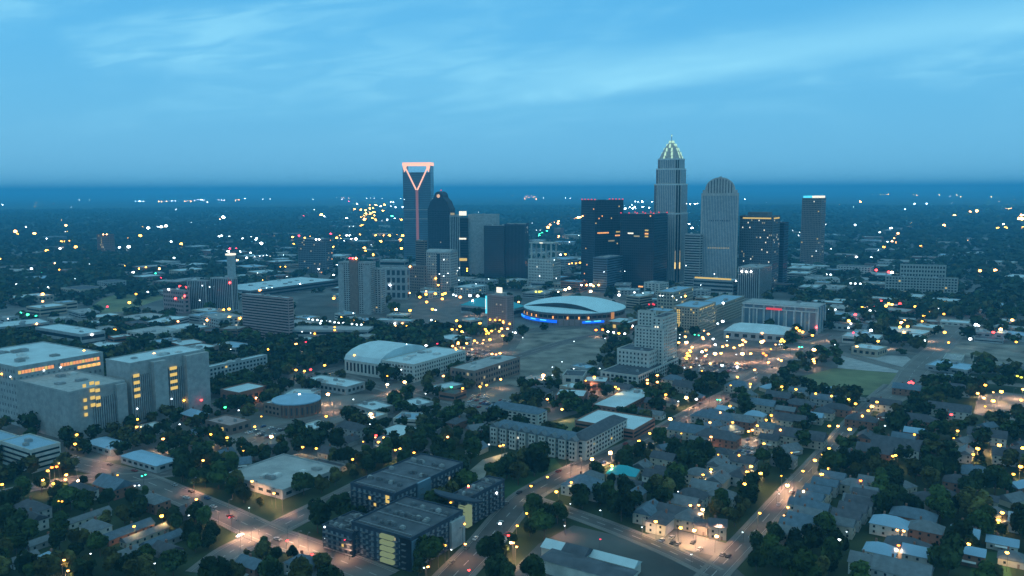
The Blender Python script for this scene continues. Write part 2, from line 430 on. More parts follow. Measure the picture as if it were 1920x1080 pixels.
patch('school_yard', [(930, 1100), (1010, 1020), (1075, 985), (1180, 1010), (1350, 1040), (1420, 1100)], 'city_ground', .07)
patch('plaza', [(540, 800), (600, 745), (690, 738), (740, 745), (640, 790), (570, 815)], 'road_conc', .06)
patch('grass_field', [(1815, 1090), (1828, 1033), (1885, 1037), (1900, 1090)], 'lawn', .06)
patch('parking_lot', [(1825, 775), (1835, 742), (1880, 735), (1960, 745), (1960, 790), (1880, 790)], 'road_conc', .06)
patch('parking_lot', [(850, 668), (880, 640), (930, 632), (958, 650), (940, 675), (880, 680)], 'asphalt', .06)
patch('parking_lot', [(1272, 690), (1275, 640), (1340, 622), (1470, 640), (1462, 668), (1400, 700), (1330, 705)], 'asphalt', .06)
patch('parking_lot', [(868, 765), (880, 742), (960, 722), (990, 735), (950, 775)], 'road_conc', .06)
patch('parking_lot', [(1350, 880), (1375, 825), (1440, 815), (1440, 850), (1400, 885)], 'road_conc', .06)
patch('grass_field', [(150, 590), (210, 548), (300, 522), (330, 530), (305, 560), (230, 585)], 'drygrass', .07)
patch('bare_ground', [(0, 590), (60, 572), (200, 545), (215, 556), (120, 580), (0, 610)], 'road_conc', .06)
patch('bare_ground', [(1760, 660), (1800, 640), (1960, 650), (1960, 690), (1820, 690)], 'dirt', .06)
patch('bare_ground', [(1570, 690), (1580, 662), (1700, 668), (1730, 690), (1680, 700)], 'roof_grey', .06)
patch('parking_lot', [(760, 600), (790, 560), (880, 548), (905, 575), (880, 612), (800, 625)], 'asphalt', .06)
patch('parking_lot', [(548, 600), (560, 560), (632, 548), (632, 590)], 'city_ground', .07)
patch('parking_lot', [(1180, 1010), (1260, 990), (1400, 1030), (1380, 1050)], 'road_conc', .075)
patch('bare_ground', [(0, 640), (140, 600), (300, 590), (440, 600), (440, 650), (200, 660), (0, 690)], 'road_conc', .05, notree=False)
patch('bare_ground', [(1540, 640), (1640, 600), (1800, 590), (1920, 600), (1920, 640), (1760, 650)], 'road_conc', .05, notree=False)
road('road', [(790, 1150), (850, 1080), (905, 1025), (950, 968), (985, 930), (1065, 887), (1112, 867), (1200, 832), (1290, 780), (1360, 742), (1440, 705)], 15, z=.12)
road('road', [(60, 850), (160, 872), (250, 893), (340, 930), (430, 968), (500, 1002), (560, 1022), (640, 1052), (720, 1085)], 16, z=.16)
road('road', [(380, 1075), (430, 1035), (482, 1010), (560, 970), (622, 940), (700, 900)], 14, z=.12)
road('road', [(-60, 945), (0, 927), (80, 910), (160, 897), (240, 897), (330, 885)], 13, z=.12)
road('road', [(1290, 1130), (1330, 1085), (1400, 1012), (1480, 922), (1530, 870), (1590, 800), (1640, 748), (1672, 722)], 10, z=.12)
road('road', [(1655, 752), (1690, 735), (1705, 712), (1712, 698), (1735, 675), (1770, 645), (1800, 615)], 22, 'road_conc', z=.2)
road('road', [(1380, 735), (1430, 698), (1470, 675), (1520, 650), (1570, 625)], 20, z=.16)
road('road', [(1500, 640), (1545, 655), (1600, 668), (1680, 690), (1760, 706), (1850, 716), (1960, 728)], 12, 'road_conc', z=.12)
road('road', [(1545, 650), (1590, 645), (1650, 652), (1720, 664), (1760, 668)], 9, 'road_conc', z=.14, kerb=False)
road('road', [(150, 822), (208, 806), (300, 783), (396, 760), (470, 742), (560, 712), (640, 690)], 14, z=.12)
road('road', [(470, 830), (530, 800), (600, 785), (680, 757), (760, 735), (860, 707), (960, 672), (1060, 640), (1180, 615)], 14, z=.12)
road('road', [(640, 705), (700, 722), (780, 745), (870, 770), (940, 790)], 12, z=.14)
road('road', [(1480, 720), (1530, 728), (1600, 745), (1700, 770)], 9, z=.12)
road('road', [(0, 594), (120, 574), (240, 545), (310, 527), (360, 520)], 16, 'road_conc', z=.12, kerb=False)
road('road', [(0, 560), (80, 552), (180, 535), (300, 512)], 12, 'road_conc', z=.12, kerb=False)
road('road', [(900, 650), (1000, 614), (1100, 612), (1190, 625)], 12, z=.15)
road('road', [(1230, 690), (1290, 655), (1400, 600), (1500, 560)], 16, z=.15)
road('road', [(990, 935), (1060, 958), (1150, 990), (1260, 1035), (1340, 1075)], 9, z=.14)

# ------------------------------------------------------------------ downtown towers
def profile(name, pts, D, m, par):
    """outline in the plane of the front face, carried back through the depth D"""
    b = MB(); b.loft([[(x, -D/2, z) for x, z in pts], [(x, D/2, z) for x, z in pts]]); return b.build(name, [m], par)
def base_frame(xB, yb, xl, xr, ang, asp=1.0):
    """square-ish plan whose silhouette spans xl..xr"""
    P = G(xB, yb); dist = P.length; th = R(ang)
    px_m = F/dist; W = (xr-xl)/px_m/(math.cos(th)+asp*math.sin(abs(th)))
    return P, W, W*asp, th

# tower with the lit V crown
def crown_tower():
    P, W, D, th = base_frame(784, 490, 757, 812, 6, .55); P = Vector((P.x, P.y, 0))
    C = P+Vector((math.sin(th), math.cos(th), 0))*(D/2)
    z = lambda y: height_at(P, y)
    root = empty('skyscraper', (C.x, C.y, 0), -th, 'tall glass skyscraper with a glowing pink triangular crown', 'skyscraper'); MARKS.append(('the pink-crowned skyscraper', C.x, C.y)); foot(C.x, C.y, W, D, -th)
    Ht = z(304.5); Hb = z(323)
    b = MB(); b.box(-W/2, W/2, -D/2, D/2, 0, Hb); b.box(-W/2, -W/2+5, -D/2, D/2, Hb, Ht-6); b.box(W/2-5, W/2, -D/2, D/2, Hb, Ht-6); b.build('wall', ['blueglass'], root)
    windows(root, W, D, Hb, 48, 4, 'bands', 0, False, .5, .45, mw='window_dim')
    f = -D/2-.5; zt = z(307); zj = z(356)
    b = MB(); b.box(-W/2-.6, W/2+.6, -D/2-.6, D/2+.6, Ht-8, Ht); b.build('crown_beam', ['crown_pink'], root)
    for s in (-1, 1):
        b = MB(); b.bar((s*(W/2-4), f-.8, zt-3), (s*1.5, f-.8, zj), 2.0); b.loft([[(s*(W/2+.5), y, zt-1), (s*(W/2-12), y, zt-1), (s*(W/2-8), y, z(319)), (s*(W/2-4), y, z(323))] for y in (f-1.2, f-.3)]); b.build('crown_brace', ['crown_pink'], root)
    b = MB(); b.box(-3.4, 3.4, -D/2-.4, -D/2+.2, z(452), zj+2); b.build('light_strip', ['crown_soft'], root)
    for y in (393, 410): box_part(root, 'mechanical_floor', ['grey'], -W/2-.3, W/2+.3, -D/2-.3, D/2+.3, z(y+1.2), z(y-.6))
crown_tower()

def arched_tower():
    P, W, D, th = base_frame(835, 526, 794, 845, 18, .6); P.z = 0
    C = P+Vector((math.sin(th), math.cos(th), 0))*(D/2)-Vector((math.cos(th), -math.sin(th), 0))*(W*.26)
    z = lambda y: height_at(P, y)
    root = empty('skyscraper', (C.x, C.y, 0), -th, 'dark skyscraper with stepped rounded top and a small round light', 'skyscraper'); MARKS.append(('the dark skyscraper with the round light', C.x, C.y)); foot(C.x, C.y, W, D, -th)
    h = W/2
    profile('wall', [(-h, 0), (h, 0), (h, z(392)), (h*.86, z(386)), (h*.72, z(378)), (h*.46, z(372))] +
            [(h*.40*math.cos(a), z(370)+(z(359)-z(370))*math.sin(a)) for a in [math.pi*i/8 for i in range(9)]] +
            [(-h*.46, z(372)), (-h*.72, z(378)), (-h*.86, z(386)), (-h, z(392))], D, 'navy', root)
    windows(root, W, D, z(394), 34, 3.4, 'grid', .02, False, .5, .5, ('lit_dim', 'window_dim'))
    b = MB(); q = [(3.6*math.cos(6.283*i/16), -D/2-.5, z(367.5)+3.6*math.sin(6.283*i/16)) for i in range(16)]
    b.loft([q, [(x, -D/2-.1, zz) for x, _, zz in q]]); b.build('round_light', [emi('moon', (1, .62, .38), .8)], root)
    b = MB(); b.bar((0, 0, z(359)-1), (0, 0, z(356.5)), .5); b.build('mast', ['metal'], root)
    b = MB(); b.box(-1, 1, -1, 1, z(357.5), z(356)); b.build('beacon', ['led_red'], root)
arched_tower()

def stepped_tower():
    P, W0, D0, th = base_frame(1262, 537, 1222, 1286, 30, 1.0); P.z = 0
    W0 *= 1.17; D0 = W0; C = P-Vector((math.cos(th), -math.sin(th), 0))*(W0/2-3)+Vector((math.sin(th), math.cos(th), 0))*(D0/2)
    Cm = Vector((C.x, C.y, 0)); 
    # centre the plan on the column seen at x = 1254.5
    g = G(1254.5, 540); Cm = Vector((g.x, g.y, 0)).normalized()*Cm.length
    z = lambda y: height_at(Cm-Cm.normalized()*W0*.6, y)
    root = empty('skyscraper', Cm, -th, 'tallest stepped granite skyscraper with a glowing green-white crown and spire', 'skyscraper'); MARKS.append(('the tallest stepped skyscraper', Cm.x, Cm.y)); foot(Cm.x, Cm.y, W0, W0, -th)
    tiers = [(z(560)-8 if False else 0, z(400), 1.0), (z(400), z(345), .955), (z(345), z(316), .86), (z(316), z(297), .77)]
    b = MB()
    def ring(s, zz, c=.16):
        a = W0/2*s; k = a*2*c
        return [(-a+k, -a, zz), (a-k, -a, zz), (a, -a+k, zz), (a, a-k, zz), (a-k, a, zz), (-a+k, a, zz), (-a, a-k, zz), (-a, -a+k, zz)]
    for z0, z1, s in tiers: b.loft([ring(s, z0), ring(s, z1)])
    b.loft([ring(.70, z(297)), ring(.58, z(288)), ring(.40, z(277)), ring(.16, z(266))]); b.build('wall', ['granite'], root)
    for z0, z1, s in tiers:
        a = W0*s
        windows(root, a, a, z1, 1, 3.4, 'piers', 0, False, .42, .5, margin=a*.17, z0=z0+1, mw='blueglass')
        k = a*.32                                   # glazed chamfers at the corners
        for qx, qy in ((1, -1), (1, 1), (-1, 1), (-1, -1)):
            m1 = Vector((qx*(a/2-.16*a+.0), qy*a/2, 0)); m2 = Vector((qx*a/2, qy*(a/2-.16*a), 0)); nn = Vector((qx, qy, 0)).normalized()*.12
            for f0, f1 in ((.14, .42), (.58, .86)):
                p, q = m1.lerp(m2, f0)+nn, m1.lerp(m2, f1)+nn
                bb = MB(); bb.quad((p.x, p.y, z0+1), (q.x, q.y, z0+1), (q.x, q.y, z1-1), (p.x, p.y, z1-1)); bb.build('corner_glazing', ['window'], root)
        box = MB(); box.loft([ring(s+.012, z1-2.2), ring(s+.012, z1+.4)]); box.build('cornice', ['trim'], root)
    a = W0/2
    for f0 in (.12, .88):                                      # golden uplight glow put in as emissive strips, dimmer higher up, near corner
        m1 = Vector((a-.32*a, -a, 0)); m2 = Vector((a, -a+.32*a, 0)); p = m1.lerp(m2, f0)+Vector((1, -1, 0)).normalized()*.4
        b = MB(); b.box(p.x-.9, p.x+.9, p.y-.9, p.y+.9, z(504), z(492)); b.build('uplight_glow', ['lit_gold'], root)
        b = MB(); b.box(p.x-.4, p.x+.4, p.y-.4, p.y+.4, z(491), z(470)); b.build('uplight_glow', ['lit_dim'], root)
    lv = [(.70, 299, 292, 8), (.60, 291, 284, 8), (.46, 284, 276, 8), (.30, 276, 268, 6), (.14, 268, 262, 4)]
    for s, y0, y1, k in lv:
        rr_ = W0/2*s
        for i in range(k):
            t = 6.283*(i+.5)/k; x, y = rr_*math.cos(t)*1.02, rr_*math.sin(t)*1.02
            b = MB(); wq = 1.9; b.loft([[(x-wq, y-wq, z(y0)), (x+wq, y-wq, z(y0)), (x+wq, y+wq, z(y0)), (x-wq, y+wq, z(y0))], [(x-.9, y-.9, z(y1)), (x+.9, y-.9, z(y1)), (x+.9, y+.9, z(y1)), (x-.9, y+.9, z(y1))]])
            b.build('crown_light', ['crown_green'], root)
    b = MB(); b.bar((0, 0, z(267)), (0, 0, z(250)), .7); b.build('spire', ['metal'], root)
    b = MB(); b.box(-.9, .9, -.9, .9, z(253.5), z(251)); b.build('beacon', ['crown_green'], root)
    # podium
    b = MB(); b.box(-W0*.62, W0*.62, -W0*.62, W0*.3, 0, z(530)); b.build('podium', ['granite'], root)
stepped_tower()

def vault_tower():
    P, W, D, th = base_frame(1380, 545, 1315, 1388, 16, .55); P.z = 0
    v = Vector((math.cos(th), -math.sin(th), 0)); u = Vector((math.sin(th), math.cos(th), 0))
    C = P-v*(W/2)+u*(D/2); z = lambda y: height_at(P, y); h = W/2
    root = empty('skyscraper', (C.x, C.y, 0), -th, 'ribbed stone skyscraper with a rounded barrel top', 'skyscraper'); MARKS.append(('the round-topped skyscraper', C.x, C.y)); foot(C.x, C.y, W, D, -th)
    zs = z(362)
    arc = [(h*.80*math.cos(a), z(356)+(z(332)-z(356))*math.sin(a)) for a in [math.pi*i/14 for i in range(15)]]
    profile('wall', [(-h, 0), (h, 0), (h, zs), (h*.93, zs), (h*.93, z(356))]+arc+[(-h*.93, z(356)), (-h*.93, zs), (-h, zs)], D, 'granite', root)
    windows(root, W, D, zs-1, 1, 2.6, 'piers', 0, False, .45, .5, margin=2.5, mw='blueglass')
    b = MB()
    for i in range(9):
        x = h*(-.62+i*.155); top = z(356)+(z(332)-z(356))*math.sqrt(max(0, 1-(x/(h*.8))**2))-2.5
        b.quad((x-.7, -D/2-.05, zs), (x+.7, -D/2-.05, zs), (x+.7, -D/2-.05, top), (x-.7, -D/2-.05, top))
    b.build('arch_glazing', ['window'], root)
    for (y, m) in ((465.5, 'lit_dim'), (414, 'window_dim')):
        for i in range(10):
            x = -h*.55+i*h*.12
            o = link('lit_window', win_mesh(1.9, 2.2, 'S', m), root, (x, -D/2-.05, z(y)))
    b = MB(); b.box(-2, 2, -2, 2, z(333), z(330)); b.build('rooftop_unit', ['metal'], root)
vault_tower()

K = 'skyscraper'
# pale tower with a dark glass slot
r, p_, W, D, H = building('office_tower', 'pale office tower with a dark glass slot and bright white rooftop light', 'office tower', 863, 404, 527, 843, None, dep=42, fl=1, style='piers', wall='concrete', bay=3, ang=8, mark='the pale tower with the dark slot', roof='roof_grey')
building('x', '', '', 878, 409, 527, 862, None, dep=38, fl=24, style='bands', wall='blackglass', ang=8, root=r, pname='glass_slot', units=0)
building('x', '', '', 931, 403, 527, 877.5, None, dep=42, fl=0, wall='concrete', ang=8, root=r, pname='slab', units=2)
def sign_on(root, m, nm, x0, x1, y, z0, z1, th=.5, label=None):
    return box_part(root, nm, [m], x0, x1, y-th, y, z0, z1, label)
zb = lambda P, y: height_at(P, y)
Pq = G(870, 527)
for (x0, x1, y0, y1, m) in ((9.5, 24, 396, 404, 'lit_white'), (9, 23, 446, 449, 'lit_white'), (9, 24, 484, 489, 'lit'), (-8, 0, 399, 403, 'lit_dim')):
    sign_on(r, m, 'lit_floor', x0, x1, -21.6, zb(Pq, y1), zb(Pq, y0))
r1, *_ = building('office_tower', 'black glass office tower of two joined blocks', 'office tower', 946, 424, 533, 907, None, dep=40, fl=28, style='bands', wall='blackglass', ang=10, mark='the black two-block tower', hfrac=.4, mw='window_dim')
building('x', '', '', 985, 421, 533, 945.5, None, dep=44, fl=1, style='piers', wall='navy', ang=10, root=r1, pname='rear_block', bay=2.6)
r2, p2, W, D, H = building('office_building', 'small pale stone building with an open columned roof frame', 'office building', 1036, 488, 537, 990, 1051, fl=9, bay=3.4, wall='pale', lit=.02, mark='the pale building with the roof frame', wfrac=.4)
z1 = height_at(G(1036, 537), 458)
for i in range(3):
    for s in (-1, 1): box_part(r2, 'column', ['pale'], -W*.42+i*W*.40-1.3, -W*.42+i*W*.40+1.3, s*D*.3-1, s*D*.3+1, H, z1)
box_part(r2, 'roof_frame', ['pale'], -W*.50, W*.46, -D*.36, D*.36, z1, z1+2.5); box_part(r2, 'roof_lamp', ['lit_white'], -3.5, 3, -D*.38, -D*.36, z1+.5, z1+2.4)
r3, *_ = building('office_tower', 'dark brown office tower with red beacons along its flat roof', 'office tower', 1114, 376, 536, 1090, 1169, ang=58, fl=36, bay=3.6, wall='navy', wfrac=.6, lit=.008, litm=('lit_orange', 'lit'), mark='the dark tower with red beacons')
r4, p4, W4, D4, H4 = building('office_tower', 'broad dark glass office tower with a band of lit offices halfway up', 'office tower', 1224, 402, 546, 1163, 1252, fl=30, bay=3.6, wall='blackglass', wfrac=.6, lit=.004, litm=('lit_orange', 'lit_dim'), mark='the broad dark glass tower')
for rt in (r3, r4):
    W_, D_, H_ = rt['_W'], rt['_D'], rt['_H']
    for i in range(5):
        for s in (-1, 1):
            b = MB(); b.box(-.9, .9, -.9, .9, 0, 1.8); b.build('beacon', ['led_red'], rt, (-W_/2+1+i*(W_-2)/4, s*(D_/2-1), H_+1))
for (rt, fc, u0, n, yy, m) in ((r3, 'E', -26, 9, 439, 'lit_orange'), (r3, 'E', 18, 5, 438, 'lit'), (r3, 'E', 16, 6, 445, 'lit_orange'), (r3, 'E', 0, 5, 455, 'lit_dim'), (r4, 'S', 0, 5, 436, 'lit_white'), (r4, 'S', 12, 5, 441, 'lit_dim'), (r4, 'S', 33, 3, 430, 'lit'), (r4, 'S', 33, 3, 436, 'lit_orange'), (r4, 'S', 33, 3, 441, 'lit'), (r4, 'S', 22, 4, 533, 'lit_orange')):
    Pz = G(1170, 540); zz = height_at(Pz, yy)
    for i in range(n):
        W_, D_ = rt['_W'], rt['_D']
        loc = (W_/2+.05, u0+i*3.0, zz) if fc == 'E' else (u0-W_*.0+i*2.2-W_*.25, -D_/2-.05, zz)
        link('lit_window', win_mesh(2.2, 2.4, fc, m), rt, loc)
building('office_building', 'low blue glass block in front of the dark towers', 'office building', 1138, 484, 549, 1112, 1168, fl=14, style='bands', wall='blueglass', mark='the low blue glass block')
building('office_building', 'narrow grey mid-rise between the tallest and the round-topped skyscrapers', 'office building', 1311, 440, 545, 1284, 1318, fl=22, style='bands', wall='grey', mark='the narrow grey mid-rise')
r5, p5, W5, D5, H5 = building('office_tower', 'dark gridded office tower with a glowing yellow band under its roof', 'office tower', 1446, 406, 545, 1387, 1463, fl=30, bay=3.2, wall='darkgrey', wfrac=.5, lit=.05, litm=('lit_dim', 'lit_dim', 'lit_white'), mark='the tower with the yellow band')
for fc in (0, 1):
    q = (-W5/2+6, W5/2-4, -D5/2-.5, -D5/2-.1) if fc == 0 else (W5/2+.1, W5/2+.5, -D5/2+2, D5/2-6)
    box_part(r5, 'light_band', ['lit'], *q, H5-4.5, H5-2.2)
b = MB(); b.box(-W5*.3, W5*.3, -D5*.3, D5*.3, H5+.1, H5+7); b.build('penthouse', ['darkgrey'], r5)
building('office_tower', 'plain dark glass tower tucked behind the yellow-banded tower', 'office tower', 1467, 418, 540, 1449, 1479, fl=26, style='bands', wall='navy', mark='the plain dark glass tower')
r6, p6, W6, D6, H6 = building('apartment_tower', 'lone slim tower standing far right with a cyan and white lit top', 'apartment tower', 1536, 372, 498, 1504, 1549, fl=34, bay=3.5, wall='brown', wfrac=.6, lit=.02, mark='the lone slim tower')
box_part(r6, 'lit_crown', ['led_cyan'], -W6*.45, 0, -D6/2+1, D6/2-1, H6+1.2, H6+6, 'cyan lit rooftop screen'); box_part(r6, 'lit_crown', ['lit_white'], .3, W6*.45, -D6/2+1, D6/2-1, H6+1.2, H6+6, 'white lit rooftop screen')
building('office_building', 'grey building with vertical ribs below the yellow-banded tower', 'office building', 1423, 503, 563, 1384, 1447, fl=1, style='piers', bay=3.2, wall='grey', mark='the ribbed grey building')
r7, p7, W7, D7, H7 = building('office_building', 'low flat building with a long glowing yellow light strip along its roof', 'low building', 1374, 527, 558, 1300, 1386, fl=4, style='bands', wall='grey', roof='roof_pale', mark='the low building with the yellow strip')
box_part(r7, 'light_strip', ['lit'], -W7/2+2, W7/2-4, -D7/2+1, -D7/2+1.8, H7+1, H7+3.6)
rr7, _, Wa, Da, Ha = building('office_tower', 'mid-height pale tower with a dark central slot and arched head', 'office building', 845, 474, 548, 799, 858, ang=20, fl=15, bay=3.4, wall='granite', lit=.03, mark='the pale arched mid-rise', litm=('lit_white', 'lit_dim'), wfrac=.45, rooftype='vault')
box_part(rr7, 'glass_slot', ['blackglass'], -2.5, 3.5, -Da/2-.3, -Da/2-.05, 2, Ha-2)
building('office_building', 'narrow brown stepped building at the foot of the pink-crowned skyscraper', 'office building', 797, 452, 535, 779, 801, fl=20, style='bands', wall='brown', mark='the narrow brown building')
building('office_building', 'dull brown block left of the pale arched mid-rise', 'office building', 796, 500, 550, 766, 800, fl=9, wall='brown', lit=.02)

# ------------------------------------------------------------------ mid-distance landmarks
rt_, _, Wt, Dt, Ht = building('apartment_tower', 'twin-ribbed residential tower with red lights on its dark central crown', 'apartment tower', 696, 493, 590, 634, 704, ang=14, fl=24, bay=3.2, wall='grey', wfrac=.5, lit=.02, litm=('lit_dim', 'window_dim'), mark='the twin-ribbed residential tower')
box_part(rt_, 'core', ['brown'], -Wt*.14, Wt*.12, -Dt/2-1.5, -Dt/2+6, 0, Ht+6); 
for i in range(5): box_part(rt_, 'beacon', ['led_red' if i != 2 else 'lit_orange'], -Wt*.14+i*2.6, -Wt*.14+i*2.6+1.6, -Dt/2-1, -Dt/2+.6, Ht+6, Ht+7.6)
for q in (-.5, .30): box_part(rt_, 'bay_column', ['concrete'], Wt*q, Wt*(q+.18), -Dt/2-1.2, -Dt/2-.1, 0, Ht-3)
building('x', '', '', 716, 505, 588, 695, 722, ang=14, fl=20, wall='grey', root=rt_, pname='lower_block', wfrac=.5, lit=.02)
building('office_building', 'pale building with a big grid of square openings', 'office building', 763, 504, 562, 713, 768, ang=12, fl=4, bay=8, wall='concrete', wfrac=.62, hfrac=.66, lit=0, mark='the big-grid pale building', mw='blackglass')
building('office_building', 'flat pale block on top of the rise behind the big-grid building', 'office building', 760, 489, 540, 712, 766, ang=12, fl=5, style='bands', wall='grey', roof='roof_pale')
building('apartment_tower', 'dark residential tower with many balconies, left of the centre', 'apartment tower', 612, 449, 514, 558, 623, ang=20, fl=16, bay=4, wall='darkgrey', wfrac=.7, lit=.05, litm=('lit_dim', 'lit_dim', 'lit_orange'), mark='the dark balconied tower')
building('brick_tower', 'isolated square brick tower far left', 'brick building', 207, 440, 479, 181, 214, ang=20, fl=9, wall='brick', wfrac=.4, lit=.06, mark='the isolated brick tower')
r8, *_ = building('apartment_building', 'pair of pale concrete slabs joined by a dark recess', 'apartment building', 388, 527, 584, 350, 394, ang=20, fl=1, style='piers', bay=3.2, wall='concrete', mark='the pale twin slabs')
building('x', '', '', 437, 523, 584, 394, 445, ang=20, fl=1, style='piers', bay=3.2, wall='concrete', root=r8, pname='second_slab')
building('office_building', 'low pale block with red lights beside the pale twin slabs', 'low building', 346, 546, 588, 305, 355, fl=5, wall='pinkgrey', lit=.03, mark='the low block with red lights')
rb, _, Wb_, Db_, Hb_ = building('lift_tower', 'very slim pale tower with white lights at its head', 'slim tower', 436, 480, 552, 425, 441, ang=20, fl=0, wall='concrete', mark='the slim pale tower')
box_part(rb, 'tower_head', ['lit_white'], -Wb_*.7, Wb_*.7, -Db_*.6, Db_*.5, Hb_+1, Hb_+4)
building('convention_hall', 'very long hall with a broad pale blue flat roof', 'hall', 470, 546, 560, 398, 634, fl=2, style='bands', wall='darkgrey', roof='roof_pale', units=9, mark='the long pale-roofed hall')
building('office_building', 'brown office slab with close horizontal bands', 'office building', 543, 560, 640, 453, 550, fl=15, style='bands', wall='pinkgrey', roof='roof_pale', hfrac=.42, mark='the banded brown office slab', units=5)
building('car_deck', 'low white building outlined by a row of white globe lights', 'parking deck', 690, 620, 640, 545, 700, ang=4, fl=2, style='bands', wall='concrete', roof='roof_grey', mark='the lamp-lined parking deck', units=1)
building('low_building', 'long flat grey roofed building on the wooded slope', 'low building', 770, 603, 622, 705, 778, ang=15, fl=2, wall='concrete', roof='roof_pale')
rp, _, Wp, Dp, Hp = building('hotel_tower', 'rose-grey mid-rise tower with a vertical cyan sign on its left edge', 'hotel', 950, 557, 622, 913, 963, ang=40, fl=15, bay=3.2, wall='pinkgrey', wfrac=.5, lit=.03, litm=('lit_dim',), mark='the rose-grey hotel')
box_part(rp, 'vertical_sign', ['led_cyan'], -Wp/2-1.6, -Wp/2-.1, -Dp/2-1.5, -Dp/2+1, Hp-24, Hp-1, 'tall cyan lit sign'); box_part(rp, 'vertical_sign', ['lit_white'], -Wp/2-1.3, -Wp/2-.4, -Dp/2-1.8, -Dp/2-1.6, Hp-18, Hp-5, 'white lettering strip of the cyan sign')
box_part(rp, 'penthouse', ['concrete'], -Wp*.2, Wp*.25, -Dp*.2, Dp*.25, Hp+.1, Hp+4); box_part(rp, 'roof_lamp', ['lit_white'], -Wp*.1, Wp*.18, -Dp*.25, -Dp*.2, Hp+4, Hp+11)
building('transit_hall', 'bright teal hipped metal roof behind the rose-grey hotel', 'hall', 958, 580, 596, 864, 985, fl=1, style='bands', wall='concrete', roof='roof_teal', rooftype='hip', mark='the teal-roofed hall')

# arena
mat('roof_arena', (.50,.68,.72), .6, .06, .05)
building('pavilion', 'low brick pavilion with a pale roof beside the arena entrance', 'low building', 1178, 607, 622, 1136, 1202, fl=1, bay=6, wall='brick', roof='roof_pale', mark='the brick pavilion', lit=.5, litm=('lit_orange', 'lit'))
def arena():
    Pf = G(1077, 611); k = 95.5/F; fw = (MC.transposed() @ (Pf-CP)).z*-1
    Rr = k*fw/(1-k*math.cos(math.atan(PITCH)))*.985
    dr = Vector((Pf.x, Pf.y, 0)).normalized(); C = Vector((Pf.x, Pf.y, 0))+dr*Rr
    th = math.atan2(dr.x, dr.y); H = height_at(Vector((Pf.x, Pf.y, 0)), 588)
    root = empty('arena', C, -th, 'huge round arena with a pale curved roof, dark crescent slot and blue screens', 'arena'); MARKS.append(('the round arena', C.x, C.y)); FOOT.append((C.x, C.y, Rr, Rr, math.cos(-th), math.sin(-th)))
    n = 72; ring = lambda r_, z_: [(r_*math.cos(6.28318*i/n), r_*math.sin(6.28318*i/n), z_) for i in range(n)]
    b = MB(); b.loft([ring(Rr+1.5, 0), ring(Rr+1.5, H*.45), ring(Rr-.5, H*.45), ring(Rr-.5, H)]); b.build('wall', ['pinkgrey'], root)
    b = MB(); b.loft([ring(Rr-.3, H*.55), ring(Rr-.3, H*.80)], cap=False); b.build('window', ['window'], root)
    b = MB(); b.loft([ring(Rr+.8, H-1.5), ring(Rr+.8, H+.3)]); b.build('roof', ['roof_arena'], root)
    b = MB(); b.loft([ring(Rr+1.2, H-1.9), ring(Rr+1.2, H-.4)], cap=False); b.build('fascia', ['darkgrey'], root)
    # raised rear roof bounded by a chord from the left rim to the front right rim
    a0, a1 = R(178), R(-62); p0 = Vector((math.cos(a0), math.sin(a0))); p1 = Vector((math.cos(a1), math.sin(a1))); mid = (p0+p1)/2; nn = Vector((-(p1-p0).y, (p1-p0).x)); nn = nn.normalized()
    if nn.dot(Vector((0, 1))) < 0: nn = -nn
    NT, NS = 30, 10; grid = []
    for i in range(NT+1):
        t = i/NT; c = p0.lerp(p1, t)+nn*.16*math.sin(math.pi*t); ang = a0+(a1-a0)*t; e = Vector((math.cos(ang), math.sin(ang)))
        row = []
        for j in range(NS+1):
            s = j/NS; q = c.lerp(e, s)*Rr*1.0; zz = H+.3+6.5*math.sin(math.pi*t)*(1-s)**.8+7.5*math.sin(math.pi*t)*math.sin(math.pi*s)
            row.append((q.x, q.y, zz))
        grid.append(row)
    b = MB()
    for i in range(NT):
        for j in range(NS): b.quad(grid[i][j], grid[i+1][j], grid[i+1][j+1], grid[i][j+1])
    b.build('raised_roof', ['roof_arena'], root)
    b = MB()
    for i in range(NT):
        a, c = grid[i][0], grid[i+1][0]; b.quad((a[0], a[1], H+.31), (c[0], c[1], H+.31), (c[0], c[1], c[2]-.01), (a[0], a[1], a[2]-.01))
    b.build('clerestory', ['blackglass'], root)
    def arc(nm, m, d0, d1, z0, z1, rr_, lab=None):
        b = MB(); k = 12; pts = [(rr_*math.cos(R(d0+(d1-d0)*i/k)), rr_*math.sin(R(d0+(d1-d0)*i/k))) for i in range(k+1)]
        for i in range(k):
            a, c = pts[i], pts[i+1]; b.quad((a[0], a[1], z0), (c[0], c[1], z0), (c[0], c[1], z1), (a[0], a[1], z1)); b.quad((a[0]*.985, a[1]*.985, z1), (a[0], a[1], z1), (c[0], c[1], z1), (c[0]*.985, c[1]*.985, z1))
        o = b.build(nm, [m], root)
        if lab: o['label'] = lab
    arc('screen', 'led_blue', 186, 252, H*.22, H*.44, Rr+4, 'long blue lit screen'); arc('screen', 'led_blue', 278, 302, H*.22, H*.40, Rr+4, 'short blue lit screen')
    for d0, d1 in ((190, 197), (200, 204), (218, 226), (232, 240), (281, 287), (290, 298)): arc('screen_lettering', 'led_cyan', d0, d1, H*.34, H*.42, Rr+4.4)
    arc('banner', emi('banner', (1, .45, .15), .5), 312, 317, H*.3, H*.95, Rr+2.2, 'tall orange lit banner')
    for d in (196, 206, 216, 224, 246, 262, 274, 284): arc('entrance_lamp', 'lit_orange', d, d+1.6, H*.54, H*.74, Rr+1.9)
    for d in range(180, 360, 6): arc('pier', 'brown', d, d+.8, H*.0, H*.9, Rr+1.7)
arena()

